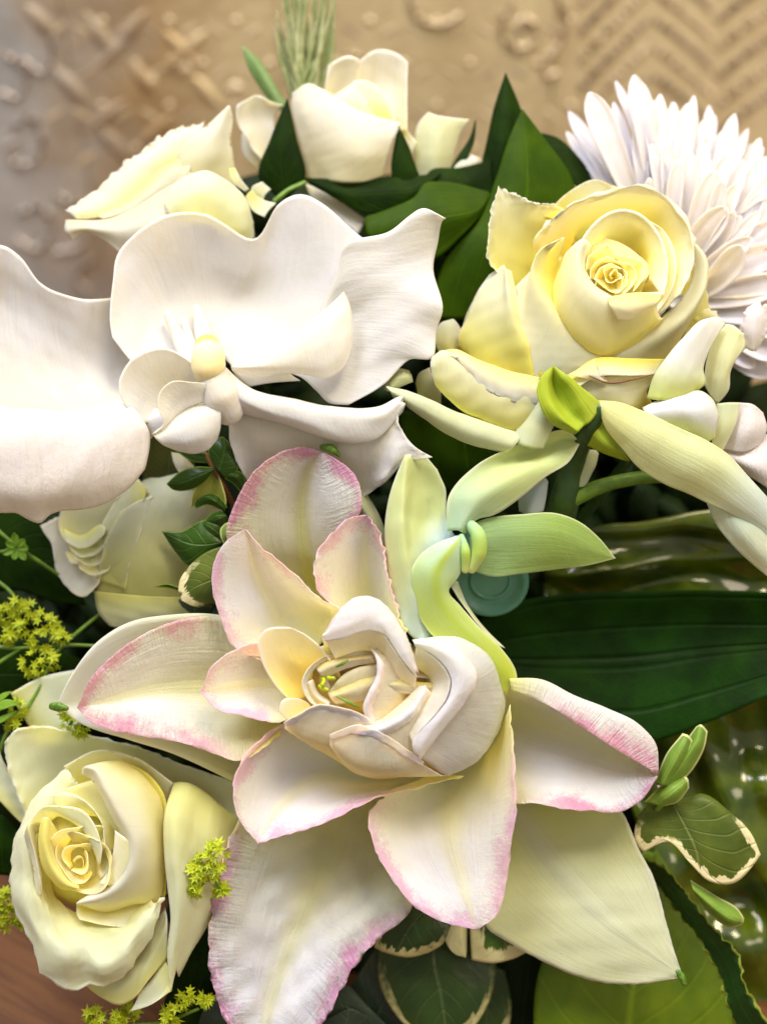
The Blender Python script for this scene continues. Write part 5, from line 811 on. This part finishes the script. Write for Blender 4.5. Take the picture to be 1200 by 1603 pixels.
m_wbrown = wall_mat('bronze_embossed_metal', (.36, .23, .12), (.54, .39, .25), .5, .2)
m_wgrey = wall_mat('grey_embossed_metal', (.46, .47, .52), (.60, .60, .64), .5, .15)
m_worn = wall_mat('beige_ornament_metal', (.70, .57, .40), (.80, .68, .52), .42, .2)
def blended_wall_mat(name, ca, cb, c2a, c2b, rough, metal):  # colour runs from grey through brown to beige across the wall, broken by noise
    m = wall_mat(name, (0, 0, 0), (0, 0, 0), rough, metal, 10); t = m.node_tree; p = t.nodes['Principled BSDF']
    co = t.nodes.new('ShaderNodeTexCoord').outputs['Object']; sp = t.nodes.new('ShaderNodeSeparateXYZ'); t.links.new(co, sp.inputs[0])
    x = M_(t, 'ADD', sp.outputs[0], M_(t, 'MULTIPLY', M_(t, 'SUBTRACT', noise(t, co, 7, 4), .5), .35))
    f = sstep(t, x, gx[0]+.02, gx[1]+.06); nn = sstep(t, noise(t, co, 13, 5, .65), .36, .66)
    g = sstep(t, x, gx[0]-.05, gx[0]+.05); t.links.new(mixc(t, g, mixc(t, nn, (.46, .48, .56), (.62, .63, .70)), mixc(t, f, mixc(t, nn, ca, c2a), mixc(t, nn, cb, c2b))), p.inputs['Base Color']); return m
gx = [wallpt(x, 150)[0] for x in (120, 440, 860)]
m_wblend = blended_wall_mat('grey_to_beige_embossed_metal', (.44, .30, .16), (.74, .61, .40), (.60, .45, .28), (.86, .74, .50), .42, .3)
m_wornd = wall_mat('grey_brown_ornament_metal', (.46, .36, .27), (.54, .44, .34), .5, .1)
m_wornb = wall_mat('pale_bronze_ornament_metal', (.54, .40, .26), (.66, .54, .42), .45, .15)
m_worng = wall_mat('pale_grey_ornament_metal', (.48, .42, .42), (.58, .54, .54), .42, .2)
m_grout = plain('grout', (.25, .20, .15), .8)
wl = box(None, 'wall', m_grout, -1.4, 1.4, WY, WY+.05, -.2, 1.2, (0, WY, 0)); wl['kind'] = 'structure'; wl['label'] = 'wall clad in embossed metal tiles, out of focus behind the bouquet'
tw = abs(wallpt(1020, 100)[0]-wallpt(600, 100)[0])
edges = [-1.35, gx[0], gx[1], gx[2], 1.35]
rows_z = [-.15, wallpt(600, 560)[1]-.12, wallpt(600, 330)[1]-.02, 1.15]
tiles = {}
mats = [m_wblend, m_wblend, m_wblend, m_wblend]
for i in range(4):
    tiles[i] = box(wl, 'tile', mats[i], edges[i]+.0003, edges[i+1]-.0003, WY-.006, WY, -.15, 1.15, (0, WY, 0))
def relief(k, name, mat, pts_fn, nu=28, nv=12, h=.007):
    """raised ornament on a tile: pts_fn(u, v) -> (photo x, photo y, height 0..1)"""
    V = []
    for v in np.linspace(0, 1, nv):
        for u in np.linspace(0, 1, nu):
            x, y, z = pts_fn(u, v); q = wallpt(x, y); V.append((q[0], WY-.0055-h*z, q[1]))
    idx = np.arange(nu*nv).reshape(nv, nu); F = np.stack([idx[:-1, :-1], idx[:-1, 1:], idx[1:, 1:], idx[1:, :-1]], -1).reshape(-1, 4)
    o = link_mesh(name, np.array(V), F, mat, tiles[k], origin=np.array((0, WY, 0))); return o
def lens(k, x0, y0, x1, y1, w_, mat, h=.0028):
    L = math.hypot(x1-x0, y1-y0); nx_, ny_ = -(y1-y0)/L, (x1-x0)/L
    def f(u, v):
        ww = w_*math.sin(math.pi*u)**.9; s = (v-.5)*2
        return (x0+(x1-x0)*u+nx_*ww*s, y0+(y1-y0)*u+ny_*ww*s, (.5+.5*math.cos(math.pi*s))*math.sin(math.pi*u)**.8)
    return relief(k, 'leaf_ornament', mat, f, h=h)
def band(k, pts, w_, mat, name='scroll_ornament', h=.0035):
    p = resample(pline(pts), 50)[:, :2]; tg = np.gradient(p, axis=0); tg /= np.linalg.norm(tg, axis=1, keepdims=True)
    def f(u, v):
        i = min(49, int(u*49)); s = (v-.5)*2; return (p[i, 0]-tg[i, 1]*w_*s, p[i, 1]+tg[i, 0]*w_*s, (.5+.5*math.cos(math.pi*s)))
    return relief(k, name, mat, f, nu=50, nv=9, h=h)
# bronze diamond tile
for x0, y0, x1, y1 in ((130, 10, 195, 100), (80, 95, 145, 165), (150, 185, 215, 260), (205, 90, 250, 150), (235, 10, 180, 75), (95, 60, 40, 0), (260, 110, 300, 70)):
    lens(1, x0, y0, x1, y1, 19, m_wblend, h=.0032)
for x0, y0, x1, y1 in ((205, 150, 140, 200), (150, 105, 215, 45), (215, 230, 280, 170), (255, 40, 320, 110), (330, 40, 270, 100), (300, 110, 350, 170)):
    lens(1, x0, y0, x1, y1, 15, m_wblend, h=.0032)
for x, y, r in ((290, 105, 14), (370, 135, 12), (235, 125, 14)):
    relief(1, 'stud_ornament', m_worn, lambda u, v, x=x, y=y, r=r: (x+r*v*math.cos(6.283*u), y+r*v*math.sin(6.283*u), math.cos(v*1.57)), h=.003)
# grey tile
for q in ("20,200 50,180 70,210 55,250 25,250 15,225 35,215", "30,330 70,320 85,350 60,385 30,370", "90,300 140,330 130,380 90,390", "10,80 45,110 30,150 5,140", "60,20 85,60 70,110 40,90", "150,400 120,430 140,450"):
    band(0, q, 6, m_worng, h=.003)
# beige tile: petals, rings and scrolls
for a in ((600, 20, 570, 60), (665, 0, 735, 60), (735, 90, 655, 175), (520, 30, 470, 95), (700, 175, 760, 215), (610, 70, 640, 120), (560, 0, 530, 40)):
    lens(2, *a, 17, m_wornd, h=-.006)
band(2, "800,0 785,30 790,60 815,72 838,55 830,30 812,28 806,42", 7, m_worn); band(2, "870,-10 885,30 870,70 850,95 855,115 870,110", 7, m_worn)
band(2, "640,-10 650,20 690,35 720,20", 6, m_worn); band(2, "545,80 590,100 620,150", 6, m_worn)
for gxx in range(-1, 8):
    for gy in range(-2, 4):
        cx_, cy_ = 215+gxx*104+(gy % 2)*52, 30+gy*66
        if cx_ > 860: continue
        mt = m_wornd if (gxx+gy) % 3 == 0 else m_worn
        k_ = 1 if cx_ < 440 else 2
        for sx, sy in ((1, 1), (-1, 1)): lens(k_, cx_, cy_, cx_+sx*46, cy_+sy*30, 9, mt, h=.0010)
        relief(k_, 'stud_ornament', m_worn, lambda u, v, x=cx_+52, y=cy_, r=8: (x+r*v*math.cos(6.283*u), y+r*v*math.sin(6.283*u), math.cos(v*1.57)), h=.002)
# chevron tile
for d in range(-1, 6):
    y = -60+d*44
    band(3, f"905,{y+110} 940,{y+72} 1010,{y}", 9, m_worn if d % 2 else m_wornd, 'chevron_ornament', h=.0016)
    band(3, f"1020,{y} 1075,{y+42} 1110,{y+72}", 9, m_worn if d % 2 else m_wornd, 'chevron_ornament', h=.0016)
    band(3, f"1120,{y+90} 1170,{y+50} 1230,{y+8}", 9, m_worn if d % 2 else m_wornd, 'chevron_ornament', h=.0016)
    if d > 3: break
